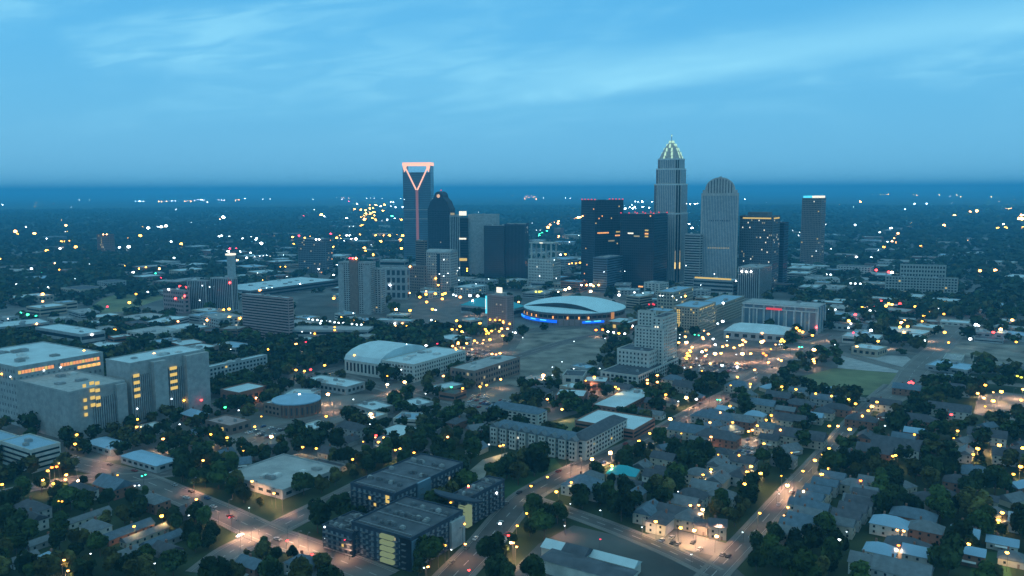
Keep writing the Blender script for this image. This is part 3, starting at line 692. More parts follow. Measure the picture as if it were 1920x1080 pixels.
# stepped white residential complex
rs, _, Ws, Ds, Hs = building('apartment_tower', 'tall stepped white residential complex with a long arcaded podium', 'apartment tower', 1240, 597, 703, 1221, 1270, fl=17, bay=3.4, wall='pale', roof='roof_dark', wfrac=.42, lit=.01, litm=('lit_white',), mark='the stepped white residential complex')
building('x', '', '', 1243, 618, 706, 1190, 1252, fl=14, bay=3.4, wall='pale', roof='roof_dark', root=rs, pname='middle_block', wfrac=.42, lit=.006)
building('x', '', '', 1223, 586, 698, 1196, 1230, fl=18, bay=3.4, wall='pale', roof='roof_dark', root=rs, pname='rear_block', wfrac=.42, lit=.0)
building('x', '', '', 1216, 661, 712, 1157, 1240, fl=6, bay=3.6, wall='pale', roof='roof_dark', root=rs, pname='lower_block', wfrac=.4, lit=.0)
building('x', '', '', 1196, 706, 729, 1126, 1272, fl=3, bay=4.2, wall='pale', roof='roof_dark', root=rs, pname='podium', wfrac=.6, hfrac=.7, lit=.0)
for (dx, dz) in ((0, 0), (0, -3.4), (2.6, 0), (2.6, -3.4)): link('lit_window', win_mesh(1.5, 1.9, 'S', 'lit_white'), rs, (-Ws*.1+dx, -Ds/2-.1, Hs-9+dz))
for dx, y in ((-3, -3), (-1, 2), (2, -2), (0, 0)):
    b = MB(); b.box(-.7, .7, -.7, .7, 0, 1.4); b.build('beacon', ['led_red'], rs, (dx-14, y+4, Hs+9))
box_part(rs, 'mast', ['steel_pole'], -14.2, -13.8, 3.8, 4.2, Hs*.9, Hs+9)

r9, _, W9, D9, H9 = building('office_building', 'beige tower front with columns of yellow lit windows', 'office building', 1309, 578, 628, 1262, 1342, fl=9, bay=3.4, wall='tan', roof='roof_teal' if 0 else 'roof_blue', wfrac=.5, lit=.10, litm=('lit_dim', 'lit'), mark='the beige building with yellow windows')
building('x', '', '', 1342, 574, 612, 1300, 1396, fl=7, bay=4, wall='tan', roof='roof_blue', root=r9, pname='long_wing', wfrac=.5, lit=.02, litm=('lit_dim',))
building('office_building', 'flat pale block with rooftop lights behind the beige building', 'office building', 1262, 549, 588, 1232, 1300, fl=6, wall='tan', roof='roof_blue', lit=.10, litm=('lit_dim', 'lit'), mark='the pale rear block')
for i in range(2):
    for j in range(10): link('lit_window', win_mesh(1.7, 1.9, 'S', 'lit'), r9, (-W9*.32+i*2.4, -D9/2-.1, 5+j*(H9-8)/9.5))
for j in range(9): link('lit_window', win_mesh(2.2, 1.2, 'E', 'lit'), r9, (W9/2+.1, -D9*.42+j*D9*.1, H9-2))

ra, _, Wg, Dg, Hg = building('museum_building', 'glassy civic building with tall white frames and a red light bar', 'civic building', 1531, 577, 627, 1393, 1548, fl=1, bay=12, wall='concrete', roof='roof_grey', style='piers', wfrac=.80, z0=3, mw='blueglass', mark='the white-framed civic building')
for i in range(11): box_part(ra, 'frame_post', ['trim'], -Wg/2+i*Wg/10-.8, -Wg/2+i*Wg/10+.8, -Dg/2-1.3, -Dg/2-.1, 0, Hg-6)
for zz in (.5, Hg-6.5, Hg-1.4): box_part(ra, 'frame_beam', ['trim'], -Wg/2-.8, Wg/2+.8, -Dg/2-1.5, -Dg/2-.1, zz, zz+1.2)
for i in range(4): box_part(ra, 'frame_post', ['trim'], Wg/2+.1, Wg/2+1.2, -Dg/2+i*Dg/3.2, -Dg/2+i*Dg/3.2+1.4, 0, Hg-1)
box_part(ra, 'light_bar', [emi('bar_red', (1, .09, .12), .75)], -Wg*.17, Wg*.04, -Dg/2-2, -Dg/2-1.6, Hg-6.6, Hg-4)
building('warehouse', 'white-roofed warehouse in front of the civic building', 'warehouse', 1469, 628, 643, 1357, 1484, ang=27, fl=1, bay=9, wall='concrete', roof='roof_pale', mark='the white-roofed warehouse', rooftype='low', lit=0)
rh, *_ = building('hospital', 'wide tiered pale complex at the right edge of downtown', 'hospital', 1795, 522, 560, 1660, 1834, ang=22, fl=7, bay=4.5, wall='pale', roof='roof_pale', wfrac=.6, lit=.01, mark='the tiered pale hospital', units=6)
building('x', '', '', 1772, 498, 545, 1688, 1785, ang=22, fl=6, bay=4.5, wall='pale', roof='roof_pale', root=rh, pname='upper_tier', lit=0)

# government complex at the left
rg, _, Wg1, Dg1, Hg1 = building('courthouse', 'large blank concrete block with two columns of yellow windows in its side', 'government building', 135, 737, 829, 30, 234, fl=0, wall='concrete', roof='concrete', mark='the blank concrete courthouse', units=6)
def side_windows(rt, W, D, H, xpix, ys, wd, ht, m, P0, offs=.14):
    """windows in the right-hand side (E), set at a distance along it found from the photo"""
    for q in xpix:
        th = -rt.rotation_euler.z; u = Vector((math.sin(th), math.cos(th), 0))
        t = along(P0, u, q, H*.5)
        Pq = P0+u*t
        for y in ys:
            zz = height_at(Pq, y-(0.26*0)); link('lit_window', win_mesh(wd, ht, 'E', m), rt, (W/2+offs, -D/2+t, zz))
P0 = G(135, 829); P0.z = 0
windows(rg, Wg1, Dg1, Hg1-5, 8, 3.2, 'grid', 0, False, .42, .38, faces='SWN', mw='grey')
box_part(rg, 'glazing', ['darkgrey'], Wg1/2+.02, Wg1/2+.10, -Dg1*.10, Dg1*.30, 3, Hg1*.78)
side_windows(rg, Wg1, Dg1, Hg1, (160,), (723, 750, 764, 777), 2.5, 2.5, 'lit', P0, 1.1)
side_windows(rg, Wg1, Dg1, Hg1, (174, 184), (718, 731.5, 745.5, 759), 3.5, 2.5, 'lit', P0, 1.1)
box_part(rg, 'pier', ['concrete'], Wg1/2+.05, Wg1/2+3, Dg1*.30, Dg1*.49, 0, Hg1*.98)
rg2, _, Wg2, Dg2, Hg2 = building('courthouse', 'taller concrete block with sawtooth bays and two yellow window stacks', 'government building', 250, 683, 797, 198, 384, fl=0, wall='concrete', roof='roof_pale', mark='the sawtooth concrete courthouse', units=4)
P0 = G(250, 797); P0.z = 0
windows(rg2, Wg2, Dg2, Hg2-4, 8, 3.2, 'grid', 0, False, .42, .38, faces='SWN', mw='grey')
for a, c in ((.25, .42), (.68, 1.0)): box_part(rg2, 'pier', ['concrete'], Wg2/2+.05, Wg2/2+5, -Dg2/2+Dg2*a+.1, -Dg2/2+Dg2*c-.1, 0, Hg2-1)
for a, c in ((.02, .25), (.42, .68)):
    box_part(rg2, 'glazing', ['darkgrey'], Wg2/2+.02, Wg2/2+.10, -Dg2/2+Dg2*a, -Dg2/2+Dg2*c, 3, Hg2*.80)
    for k in range(9): box_part(rg2, 'fin', ['concrete'], Wg2/2+.02, Wg2/2+1.0, -Dg2/2+Dg2*(a+(c-a)*(k+.5)/9)-.35, -Dg2/2+Dg2*(a+(c-a)*(k+.5)/9)+.35, 3, Hg2*.8)
for k in range(10): box_part(rg, 'fin', ['concrete'], Wg1/2+.02, Wg1/2+1.0, Dg1*(-.09+.04*k)-.35, Dg1*(-.09+.04*k)+.35, 3, Hg1*.78)
side_windows(rg2, Wg2, Dg2, Hg2, (256,), (704, 717, 730, 742), 5.0, 2.5, 'lit', P0, 1.1)
side_windows(rg2, Wg2, Dg2, Hg2, (325,), (690, 702, 715, 727), 6.4, 2.5, 'lit', P0, 1.1)
rl, _, Wl, Dl, Hl = building('office_building', 'long pale block behind the courthouse with a glowing orange top-floor gallery', 'office building', 38, 690, 800, -80, 193, fl=8, bay=4, wall='concrete', roof='roof_pale', lit=.02, litm=('lit_dim',), mw='darkgrey', wfrac=.4, hfrac=.4, mark='the block with the orange gallery', units=8)
for i in range(26):
    y = -Dl/2+Dl*(.02+.036*i); m = 'gallery' if i % 4 else 'lit'
    if i in (11, 12): continue
    link('lit_window', win_mesh(Dl*.03, 2.6, 'E', m), rl, (Wl/2+.12, y+Dl*.015, Hl-4))
for i in range(9): link('lit_window', win_mesh(2.4, 2.4, 'E', 'lit' if i % 2 else 'lit_orange'), rl, (Wl/2+.12, Dl*(.2+.03*i), Hl-8.5))
building('office_building', 'low pale building with a softly lit yellow front', 'office building', 153, 628, 655, 66, 197, fl=2, style='bands', wall='concrete', roof='roof_pale', mark='the softly lit pale building')
building('low_building', 'flat pale roofed hall behind the sawtooth courthouse', 'hall', 312, 668, 690, 278, 410, fl=1, style='bands', wall='brown', roof='roof_pale', mark='the flat pale hall')
building('office_building', 'three-storey pale building right of the sawtooth courthouse', 'office building', 392, 690, 724, 381, 501, fl=4, bay=4, wall='concrete', roof='roof_pale', lit=.04, near=True, mark='the three-storey pale building')
rst, _, Wq, Dq, Hq = building('brick_store', 'square brick building with a pale blue roof and three orange wall lamps', 'brick building', 449, 738, 765, 413, 500, fl=1, bay=6, wall='brick', roof='roof_pale', near=True, mark='the orange-lit brick building', lit=0, units=0)
for i in range(3): box_part(rst, 'wall_lamp', [emi('lamp_peach_s', (1, .50, .20), 14)], Wq/2+.3, Wq/2+1.5, -Dq*.12+i*Dq*.18, -Dq*.12+i*Dq*.18+1.2, Hq*.35, Hq*.35+1.2)

def round_building():
    Pf = G(557, 784); k = 43/F; fw = -(MC.transposed() @ (Pf-CP)).z; Rr = k*fw/(1-k)
    dr = Vector((Pf.x, Pf.y, 0)).normalized(); C = Vector((Pf.x, Pf.y, 0))+dr*Rr; th = math.atan2(dr.x, dr.y); H = height_at(Vector((Pf.x, Pf.y, 0)), 759)
    root = empty('round_building', C, -th, 'round brick building with a deep blue roof and arcaded wall', 'round building'); MARKS.append(('the round brick building', C.x, C.y)); FOOT.append((C.x, C.y, Rr, Rr, 1, 0))
    n = 48; ring = lambda r_, z_: [(r_*math.cos(6.28318*i/n), r_*math.sin(6.28318*i/n), z_) for i in range(n)]
    b = MB(); b.loft([ring(Rr, 0), ring(Rr, H)]); b.build('wall', ['brick'], root)
    b = MB(); b.loft([ring(Rr+.8, H-.4), ring(Rr+.8, H+.5), ring(Rr*.6, H+2.2), ring(Rr*.1, H+2.8)]); b.build('roof', ['roof_blue'], root)
    for i in range(28):
        a = 6.28318*i/28
        q = MB(); q.box(-.7, .7, -.15, .15, H*.2, H*.75); o = q.build('window', ['window_dim'], root, (math.cos(a)*(Rr+.02), math.sin(a)*(Rr+.02), 0), a+math.pi/2)
    b = MB()
    for i in range(28):
        a = 6.28318*(i+.5)/28; x, y = math.cos(a)*(Rr+.3), math.sin(a)*(Rr+.3); b.box(x-.5, x+.5, y-.5, y+.5, 0, H-.4)
    o = b.build('pilaster', ['brown'], root)
round_building()
building('low_building', 'flat pale-roofed annex left of the round brick building', 'low building', 527, 762, 784, 494, 545, fl=2, wall='brown', roof='roof_pale', near=True, mark='the flat annex', lit=0)
building('low_building', 'long white flat-roofed building with raised seams', 'low building', 650, 727, 741, 567, 684, fl=1, bay=5, wall='concrete', roof='roof_pale', near=True, mark='the long white flat-roofed building', units=7)
building('school_hall', 'pale hall with a great rounded roof and tall windows', 'hall', 712, 683, 709, 646, 802, fl=1, bay=4.4, wall='pale', roof='roof_pale', rooftype='vault', near=True, wfrac=.5, hfrac=.7, mark='the round-roofed hall', lit=.1, litm=('lit_dim',))
building('school_building', 'long white four-storey building with many small windows', 'office building', 776, 685, 718, 716, 873, fl=4, bay=3.6, wall='pale', roof='roof_pale', near=True, wfrac=.45, lit=.02, mark='the long white four-storey building', units=6)
building('apartment_building', 'long red-brown brick block with yellow lit ground floor', 'apartment building', 890, 697, 731, 844, 975, fl=3, bay=4, wall='brown', roof='roof_grey', near=True, lit=.03, mark='the long red-brown block', units=5)
building('low_building', 'flat brown-roofed building with ribbed roof beside the lit parking lot', 'low building', 432, 800, 816, 385, 470, fl=1, bay=5, wall='brown', roof='pinkgrey', near=True, mark='the flat brown-roofed building', units=2)
building('low_building', 'low pale hip-roofed shelter half hidden by a round tree', 'low building', 757, 821, 832, 706, 797, fl=1, bay=5, wall='tan', roof='roof_pale', near=True, rooftype='low', mark='the low pale shelter')
building('low_building', 'small white flat roof below the courthouse', 'low building', 286, 809, 818, 255, 321, fl=1, bay=5, wall='concrete', roof='roof_pale', near=True, mark='the small white roof')
building('warehouse', 'blue metal roofed warehouse, the upper of two', 'warehouse', 208, 843, 856, 159, 247, fl=1, bay=6, wall='concrete', roof='roof_blue', near=True, mark='the upper blue warehouse', rooftype='low')
building('warehouse', 'longer blue metal roofed warehouse, the lower of two', 'warehouse', 294, 874, 888, 226, 332, fl=1, bay=6, wall='concrete', roof='roof_blue', near=True, mark='the lower blue warehouse', rooftype='low')
building('office_building', 'banded white office with a pale blue roof at the left edge', 'office building', 60, 846, 888, 0, 113, fl=4, style='bands', wall='pale', roof='roof_blue', near=True, mark='the banded white office', hfrac=.4)
building('office_building', 'blue-roofed office half out of frame at the left edge', 'office building', 8, 832, 868, -70, 46, fl=3, style='bands', wall='pale', roof='roof_blue', near=True)
building('store', 'broad low store with a grey flat roof and recessed skylight well', 'store', 530, 921, 937, 421, 638, fl=1, bay=7, wall='concrete', roof='roof_grey', near=True, mark='the broad grey-roofed store', units=5)
rr_s = building('low_building', 'long narrow flat roof strip behind the broad grey store', 'low building', 640, 878, 886, 548, 652, ang=33, fl=1, wall='grey', roof='roof_dark', near=True, units=1)

# white mansard apartments and their deck
rm, _, Wm, Dm, Hm = building('apartment_building', 'white apartment block with dark blue hipped roofs and projecting bays', 'apartment building', 1082, 828, 864, 918, None, dep=15, fl=4, bay=4.2, wall='concrete', roof='shingle_blue', near=True, rooftype='hip', wfrac=.5, mark='the white bay-fronted apartments', lit=.03)
_, pe, We, De, He = building('x', '', '', 1098, 827, 864, None, 1176, wid=14, fl=4, bay=4.2, wall='pale', roof='shingle', near=True, rooftype='hip', root=rm, pname='side_wing', wfrac=.5, lit=.03)
for i in range(9):
    x = -Wm/2+Wm*(.03+i*.112)
    q = MB(); q.box(x, x+Wm*.074, -Dm/2-2.2, -Dm/2-.05, 0, Hm+.5); q.quad((x-.3, -Dm/2-2.6, Hm+.5), (x+Wm*.074+.3, -Dm/2-2.6, Hm+.5), (x+Wm*.037, -Dm/2+1, Hm+3), (x+Wm*.037, -Dm/2+1, Hm+3)) if 0 else None
    bay_ = q.build('bay', ['pale'], rm)
    for j in range(4):
        for s in (.28, .72): link('window', win_mesh(1.2, 1.5, 'S', 'window'), bay_, (x+Wm*.074*s, -Dm/2-2.25, 2.4+j*(Hm-1)/4))
    g = MB(); xm = x+Wm*.037; g.quad((x-.4, -Dm/2-2.7, Hm+.4), (x-.4, -Dm/2+3, Hm+.4), (xm, -Dm/2+3, Hm+3.2), (xm, -Dm/2-2.7, Hm+3.2)); g.quad((xm, -Dm/2-2.7, Hm+3.2), (xm, -Dm/2+3, Hm+3.2), (x+Wm*.074+.4, -Dm/2+3, Hm+.4), (x+Wm*.074+.4, -Dm/2-2.7, Hm+.4))
    g.tri((x-.4, -Dm/2-2.6, Hm+.4), (x+Wm*.074+.4, -Dm/2-2.6, Hm+.4), (xm, -Dm/2-2.6, Hm+3.2)); g.build('bay_roof', ['shingle_light'], rm)
building('apartment_building', 'rear wing of white apartments with blue roof seen over the front block', 'apartment building', 1008, 777, 800, 915, None, dep=14, fl=3, bay=4.2, wall='pale', roof='shingle_blue', near=True, rooftype='hip', mark='the rear white apartments', lit=.02)
building('parking_deck', 'pale open parking deck roof walled with reddish brick strips', 'parking deck', 1188, 808, 826, 1078, 1228, fl=2, style='bands', wall='brick', roof='roof_pale', near=True, mark='the pale parking deck', units=0)
building('low_building', 'white-roofed block beyond the pale parking deck', 'low building', 1165, 768, 778, 1110, 1232, fl=1, wall='brick', roof='roof_pale', near=True, units=2)
patch('courtyard', [(1010, 800), (1075, 783), (1110, 792), (1092, 818), (1040, 815)], 'drygrass', .09)

# dark modern apartments in the foreground
def dark_block(xB, yr, yb, xA, xC, fl, root=None, pname='wing', label='', mark=None, dep=None):
    r_, p, W, D, H = building('apartment_building', label, 'apartment building', xB, yr, yb, xA, xC, fl=fl, bay=3.5, wall='navy', roof='roof_dark', near=root is None, root=root, pname=pname, mark=mark, dep=dep, wfrac=.45, hfrac=.55, lit=.015, litm=('lit_dim', 'lit'), units=26, mw='window_sky')
    for i in range(7):                                             # lighter framed balcony bays along both fronts
        x = -W/2+W*(.06+i*.135); 
        for j in range(fl): box_part(p, 'balcony', ['darkgrey'], x, x+2.4, -D/2-1.4, -D/2-.05, 1+j*(H-1)/fl, 1.3+j*(H-1)/fl)
        y = -D/2+D*(.06+i*.135); 
        for j in range(fl): box_part(p, 'balcony', ['darkgrey'], W/2+.05, W/2+1.4, y, y+2.4, 1+j*(H-1)/fl, 1.3+j*(H-1)/fl)
    rr_ = random.Random(5)
    for i in range(3): box_part(p, 'roof_rail', ['metal'], -W/2+2, W/2-2, -D/2+3+i*D/3, -D/2+3.25+i*D/3, H+.2, H+.8)
    return r_, p, W, D, H
rd, pd_, Wd, Dd, Hd = dark_block(771, 1012, 1073, 659, 868, 5, label='dark modern apartment block with a lit pale green balcony stack at its corner', mark='the dark corner apartment block')
q0 = Wd/2-9.5
for j in range(5): box_part(rd, 'lit_balcony', [emi('soft_green', (.52, .68, .38), .34)], q0-8.5, q0-.5, -Dd/2-1.8, -Dd/2-.06, 1.6+j*(Hd-1)/5, 1.2+(j+.72)*(Hd-1)/5, 'softly lit pale green balcony')
box_part(rd, 'corner_bay', ['blackglass'], Wd/2-6.5, Wd/2+.2, -Dd/2-.4, -Dd/2-.05, 1, Hd)
box_part(rd, 'side_panel', ['blueglass'], Wd/2+.05, Wd/2+.6, -Dd/2+.4, -Dd/2+Dd*.3, 1, Hd-1); box_part(rd, 'side_panel', ['concrete'], Wd/2+.05, Wd/2+1.6, -Dd/2+Dd*.72, -Dd/2+Dd*.99, 0, Hd-2)
dark_block(662, 1003, 1046, 604, None, 4, root=rd, pname='low_wing', dep=22)
rd2, pd2, Wd2, Dd2, Hd2 = dark_block(741, 928, 985, 657, 868, 5, label='dark apartment block behind with two bright yellow windows near its corner', mark='the rear dark apartment block')
for j in range(2): link('lit_window', win_mesh(2.6, 4.2, 'S', 'lit'), rd2, (Wd2/2-5, -Dd2/2-.2, Hd2*.80-j*5.0))
box_part(rd2, 'corner_bay', ['blueglass'], Wd2/2+.05, Wd2/2+1.2, Dd2*-.2, Dd2*-.02, 1, Hd2+1)
rd3, pd3, Wd3, Dd3, Hd3 = dark_block(872, 940, 992, 840, 946, 5, label='narrow dark apartment wing with an upright pale green lit panel', mark='the narrow dark apartment wing')
box_part(rd3, 'lit_panel', ['soft_green'], Wd3/2-3.5, Wd3/2+2.6, -Dd3/2-1.2, -Dd3/2+3, 1.5, Hd3-2.5)
b = MB(); b.loft([[(Wd3*.0+16*math.cos(R(180+12*i))*1.0, -Dd3/2+2+6*math.sin(R(180+12*i)), Hd3+q) for i in range(16)] for q in (.95, 1.9)]); b.build('roof_canopy', ['navy'], rd3)

# school at the bottom edge
rk, _, Wk, Dk, Hk = building('school', 'dark roofed school hall with bright pale-roofed gables at the bottom edge', 'school', 1172, 1092, 1118, 1010, None, dep=13, fl=0, wall='pale', roof='roof_dark', rooftype='low', mark='the dark-roofed school')
for (px, py, W_, D_, H_, rf) in ((1043, 1045, 11, 10, 6, 'roof_pale'), (1148, 1066, 26, 8, 5, 'roof_pale'), (1083, 1056, 12, 12, 6, 'roof_dark')):
    C = G(px, py); bld('x', '', '', Vector((C.x, C.y, 0)), W_, D_, H_, 33, 0, wall='pale', roof=rf, root=rk, pname='wing', rooftype='gable')
# ------------------------------------------------------------------ houses and low-rise
def house(px, py, W, D, H, ang, roof, wall, look, axis=None, hip=0.0, rise=None, chimney=True, porch=False, group='houses of the near neighbourhood'):
    C = G(px, py); th = R(ang)
    root = empty('house', (C.x, C.y, 0), -th, None, 'house', group); AUTO.append((root, look)); foot(C.x, C.y, W, D, -th)
    b = MB(); b.box(-W/2, W/2, -D/2, D/2, -.2, H)
    rise = rise or min(W, D)*.33
    if hip == 0:
        if (axis or ('x' if W >= D else 'y')) == 'x':
            for s in (-1, 1): b.tri((s*W/2, -D/2, H), (s*W/2, D/2, H), (s*W/2, 0, H+rise-.1))
        else:
            for s in (-1, 1): b.tri((-W/2, s*D/2, H), (W/2, s*D/2, H), (0, s*D/2, H+rise-.1))
    b.build('wall', [wall], root)
    r = MB(); gable(r, W, D, H, rise, hip, .5, 0, axis); ro = r.build('roof', [roof], root)
    if chimney: q = MB(); q.box(-W*.2, -W*.2+.9, D*.1, D*.1+.9, H, H+rise+.9); q.build('chimney', ['brick'], ro)
    for fc, n in (('S', max(2, int(W/4))), ('E', max(2, int(D/4)))):
        for j in range(max(1, int(H/2.8))):
            for i in range(n):
                u = ((i+.5)/n-.5)*(W if fc == 'S' else D); loc = (u, -D/2, 1.7+j*2.8) if fc == 'S' else (W/2, u, 1.7+j*2.8)
                if fc == 'S' and j == 0 and i == n//2: continue
                link('window', win_mesh(1.1, 1.3, fc, 'window'), root, loc)
    u = (((max(2, int(W/4))//2)+.5)/max(2, int(W/4))-.5)*W
    box_part(root, 'door', ['brown'], u-.5, u+.5, -D/2-.07, -D/2+.01, 0, 2.1)
    if porch: box_part(root, 'porch', ['trim'], u-3, u+3, -D/2-2.5, -D/2-.1, 2.6, 2.9)
    return root
HS = [(1098, 926, 24, 17, 6, 33, 'shingle_blue', 'pale', 'large pale house with a blue-grey hipped roof', 1), (1110, 912, 12, 10, 7, 33, 'shingle_light', 'pale', 'pale-roofed wing house', 1),
 (1168, 899, 18, 13, 5, 20, 'roof_teal', 'beige', 'house with a teal roof', 1), (1345, 1000, 8, 11, 8, 60, 'shingle', 'beige', 'narrow gabled house washed in orange light', 0), (1317, 998, 8, 8, 5, 33, 'shingle', 'beige', 'small gabled house in orange light', 0)]
HS[3] = (1345, 1006, 9, 9, 7, 15, 'shingle', 'beige', 'narrow gabled house washed in orange light', 0)
for (x, y) in [(1262, 978), (1283, 960), (1240, 992), (1300, 945), (1322, 930), (1345, 915), (1312, 905), (1368, 898), (1345, 885), (1392, 880), (1388, 905), (1290, 985), (1215, 975), (1352, 945)]:
    HS.append((x, y, 16, 11, 6, 33+random.choice((0, 0, 90)), random.choice(['shingle', 'shingle_blue', 'shingle_light']), random.choice(['pale', 'beige', 'grey']), random.choice(['gabled house', 'hip-roofed grey house', 'pale two-storey house']), random.choice((0, 1))))
# rows of town houses at the lower right
for (xa, ya, xb, yb_, n, rf) in ((1470, 1024, 1535, 965, 5, 'shingle_blue'), (1498, 972, 1568, 905, 5, 'shingle_blue'), (1568, 1008, 1630, 940, 5, 'shingle'), (1600, 968, 1640, 912, 3, 'shingle_light')):
    for i in range(n):
        t = (i+.5)/n; x = xa+(xb-xa)*t; y = ya+(yb_-ya)*t
        HS.append((x, y, 14, 9, 6.5, 33, random.choice([rf, rf, 'shingle_light']), random.choice(['pale', 'beige', 'grey']), {'shingle_blue': 'blue-roofed town house', 'shingle': 'dark-roofed town house', 'shingle_light': 'light-roofed town house'}[rf], 0))
for (x, y, W, D, rf, lk) in ((1668, 1000, 18, 12, 'roof_blue', 'pale-blue gabled house'), (1712, 985, 22, 12, 'shingle_blue', 'wide blue-grey hipped house'), (1735, 1010, 16, 12, 'shingle_light', 'light-roofed square house'), (1700, 1045, 20, 14, 'shingle', 'dark hip-roofed house'),
        (1722, 1058, 14, 10, 'roof_blue', 'bright blue-roofed house'), (1650, 1052, 14, 11, 'roof_blue', 'small bright-roofed house'), (1628, 1075, 16, 11, 'shingle_light', 'house with pale gable'), (1690, 1090, 24, 14, 'shingle_light', 'big house at the bottom edge'), (1745, 955, 20, 12, 'shingle', 'dark-roofed house under trees'),
        (1800, 920, 18, 12, 'shingle', 'grey-roofed house among trees'), (1680, 850, 30, 16, 'shingle', 'large grey-roofed house'), (1615, 800, 22, 12, 'shingle', 'grey-roofed house'), (1545, 760, 20, 11, 'shingle_blue', 'blue-roofed house'), (1500, 770, 22, 12, 'shingle', 'grey-roofed house'), (1570, 778, 20, 11, 'shingle', 'dark-roofed house'),
        (1460, 755, 20, 12, 'shingle', 'dark-roofed house'), (1430, 770, 20, 12, 'shingle_blue', 'blue-roofed house'), (1480, 800, 24, 13, 'shingle', 'long grey-roofed house'), (1500, 832, 34, 15, 'shingle', 'very long grey-roofed house'), (1440, 815, 18, 11, 'shingle_light', 'light-roofed house'), (1385, 735, 22, 13, 'shingle_blue', 'blue-roofed house'),
        (1285, 735, 20, 13, 'shingle', 'dark gabled house'), (1262, 722, 18, 12, 'shingle_blue', 'house with a pale ridge'), (1340, 795, 34, 14, 'shingle_blue', 'long blue-roofed row house'), (1300, 822, 34, 14, 'shingle_blue', 'long blue-roofed row house'), (1345, 832, 30, 14, 'shingle', 'long dark-roofed row house'), (1385, 800, 24, 12, 'shingle_light', 'light-roofed row house'),
        (1640, 860, 22, 13, 'shingle', 'grey-roofed house'), (1720, 800, 26, 13, 'shingle', 'grey-roofed house'), (1780, 780, 30, 14, 'shingle', 'wide dark-roofed house'), (1660, 770, 22, 12, 'shingle', 'grey-roofed house'), (1700, 740, 22, 12, 'shingle_blue', 'blue-roofed house'), (1790, 740, 24, 13, 'shingle', 'dark-roofed house'), (1850, 830, 24, 13, 'shingle', 'dark-roofed house'),
        (1900, 870, 24, 13, 'shingle', 'dark-roofed house'), (165, 978, 24, 6, 'shingle_light', 'narrow long pale-roofed house'), (85, 1022, 18, 6, 'shingle_light', 'narrow pale-roofed house'), (45, 1057, 12, 6, 'shingle_light', 'small pale-roofed house'), (60, 990, 16, 10, 'shingle', 'dark-roofed house'), (240, 1005, 26, 8, 'shingle_blue', 'long blue-roofed house'), (272, 1012, 24, 6, 'shingle_light', 'pale-roofed house'),
        (305, 1022, 20, 7, 'shingle_blue', 'blue-roofed house'), (60, 970, 20, 12, 'shingle', 'dark-roofed house'), (215, 925, 22, 14, 'shingle_blue', 'blue-roofed house behind the wide road'), (150, 935, 20, 12, 'shingle', 'dark-roofed house'), (365, 790, 20, 12, 'roof_blue', 'small blue-roofed house'), (290, 955, 16, 10, 'shingle_light', 'light-roofed house'),
        (1160, 738, 24, 12, 'shingle', 'dark-roofed house'), (1010, 745, 22, 12, 'shingle', 'dark-roofed house'), (660, 815, 22, 12, 'shingle', 'dark-roofed house'), (1835, 905, 18, 12, 'shingle_blue', 'blue-roofed house'), (1600, 925, 14, 10, 'shingle_light', 'light-roofed house')):
    narrow = D <= 8
    HS.append((x, y, D if narrow else W, W if narrow else D, 3.2 if narrow else 6, 33, rf, random.choice(['pale', 'beige', 'grey', 'brick']), lk, random.choice((0, 1)) if not narrow else 0))
for h in HS: house(*h[:9], hip=h[9])

def inside(x, y, grow=3.0):
    for cx, cy, a, b, c, s in FOOT:
        dx, dy = x-cx, y-cy
        if abs(dx*c+dy*s) < a+grow and abs(-dx*s+dy*c) < b+grow: return True
    return False
def in_poly(x, y, p):
    r = False; j = len(p)-1
    for i in range(len(p)):
        if (p[i][1] > y) != (p[j][1] > y) and x < (p[j][0]-p[i][0])*(y-p[i][1])/(p[j][1]-p[i][1])+p[i][0]: r = not r
        j = i
    return r
def near_road(x, y, g=2.0):
    for q, hw in ROADS:
        for a, b in zip(q, q[1:]):
            if abs(a[0]-x) > 60+hw or abs(a[1]-y) > 90+hw: continue
            dx, dy = b[0]-a[0], b[1]-a[1]; l2 = dx*dx+dy*dy
            t = max(0, min(1, ((x-a[0])*dx+(y-a[1])*dy)/l2)) if l2 else 0
            if (a[0]+t*dx-x)**2+(a[1]+t*dy-y)**2 < (hw+g)**2: return True
    return False
# low commercial and industrial buildings scattered through the middle distance
def fillers(poly, n, size, hts, seed):
    rr = random.Random(seed); k = 0; tries = 0
    while k < n and tries < n*40:
        tries += 1
        xs = [p[0] for p in poly]; ys = [p[1] for p in poly]; px, py = rr.uniform(min(xs), max(xs)), rr.uniform(min(ys), max(ys))
        if not in_poly(px, py, poly): continue
        P = G(px, py); W, D, H = rr.uniform(*size), rr.uniform(*size), rr.uniform(*hts)
        if inside(P.x, P.y, max(W, D)*.6) or near_road(P.x, P.y, 12) or any(in_poly(P.x, P.y, q) for q in NOTREE): continue
        wl = rr.choice(['concrete', 'pale', 'beige', 'brick', 'brown', 'grey', 'tan', 'concrete']); rf = rr.choice(['roof_pale', 'roof_grey', 'roof_grey', 'roof_blue', 'roof_pale', 'roof_dark'])
        nm = {'roof_pale': 'pale-roofed', 'roof_grey': 'grey-roofed', 'roof_blue': 'blue-roofed', 'roof_dark': 'dark-roofed'}[rf]
        bld('low_building', None, 'low building', Vector((P.x, P.y, 0)), W, D, H, 33+rr.choice((0, 0, 0, 12, -20)), max(1, int(H/4)), 6, wl, rf, rr.choice(['bands', 'grid']), .03, False, None, rr.randint(1, 3), group='low buildings of the middle distance',
            auto=('long low ' if max(W, D) > 1.8*min(W, D) else 'boxy ' if H > 12 else 'flat ')+nm+' building')
        k += 1
fillers([(0, 462), (120, 445), (560, 440), (560, 520), (300, 515), (0, 545)], 40, (25, 75), (5, 13), 1)
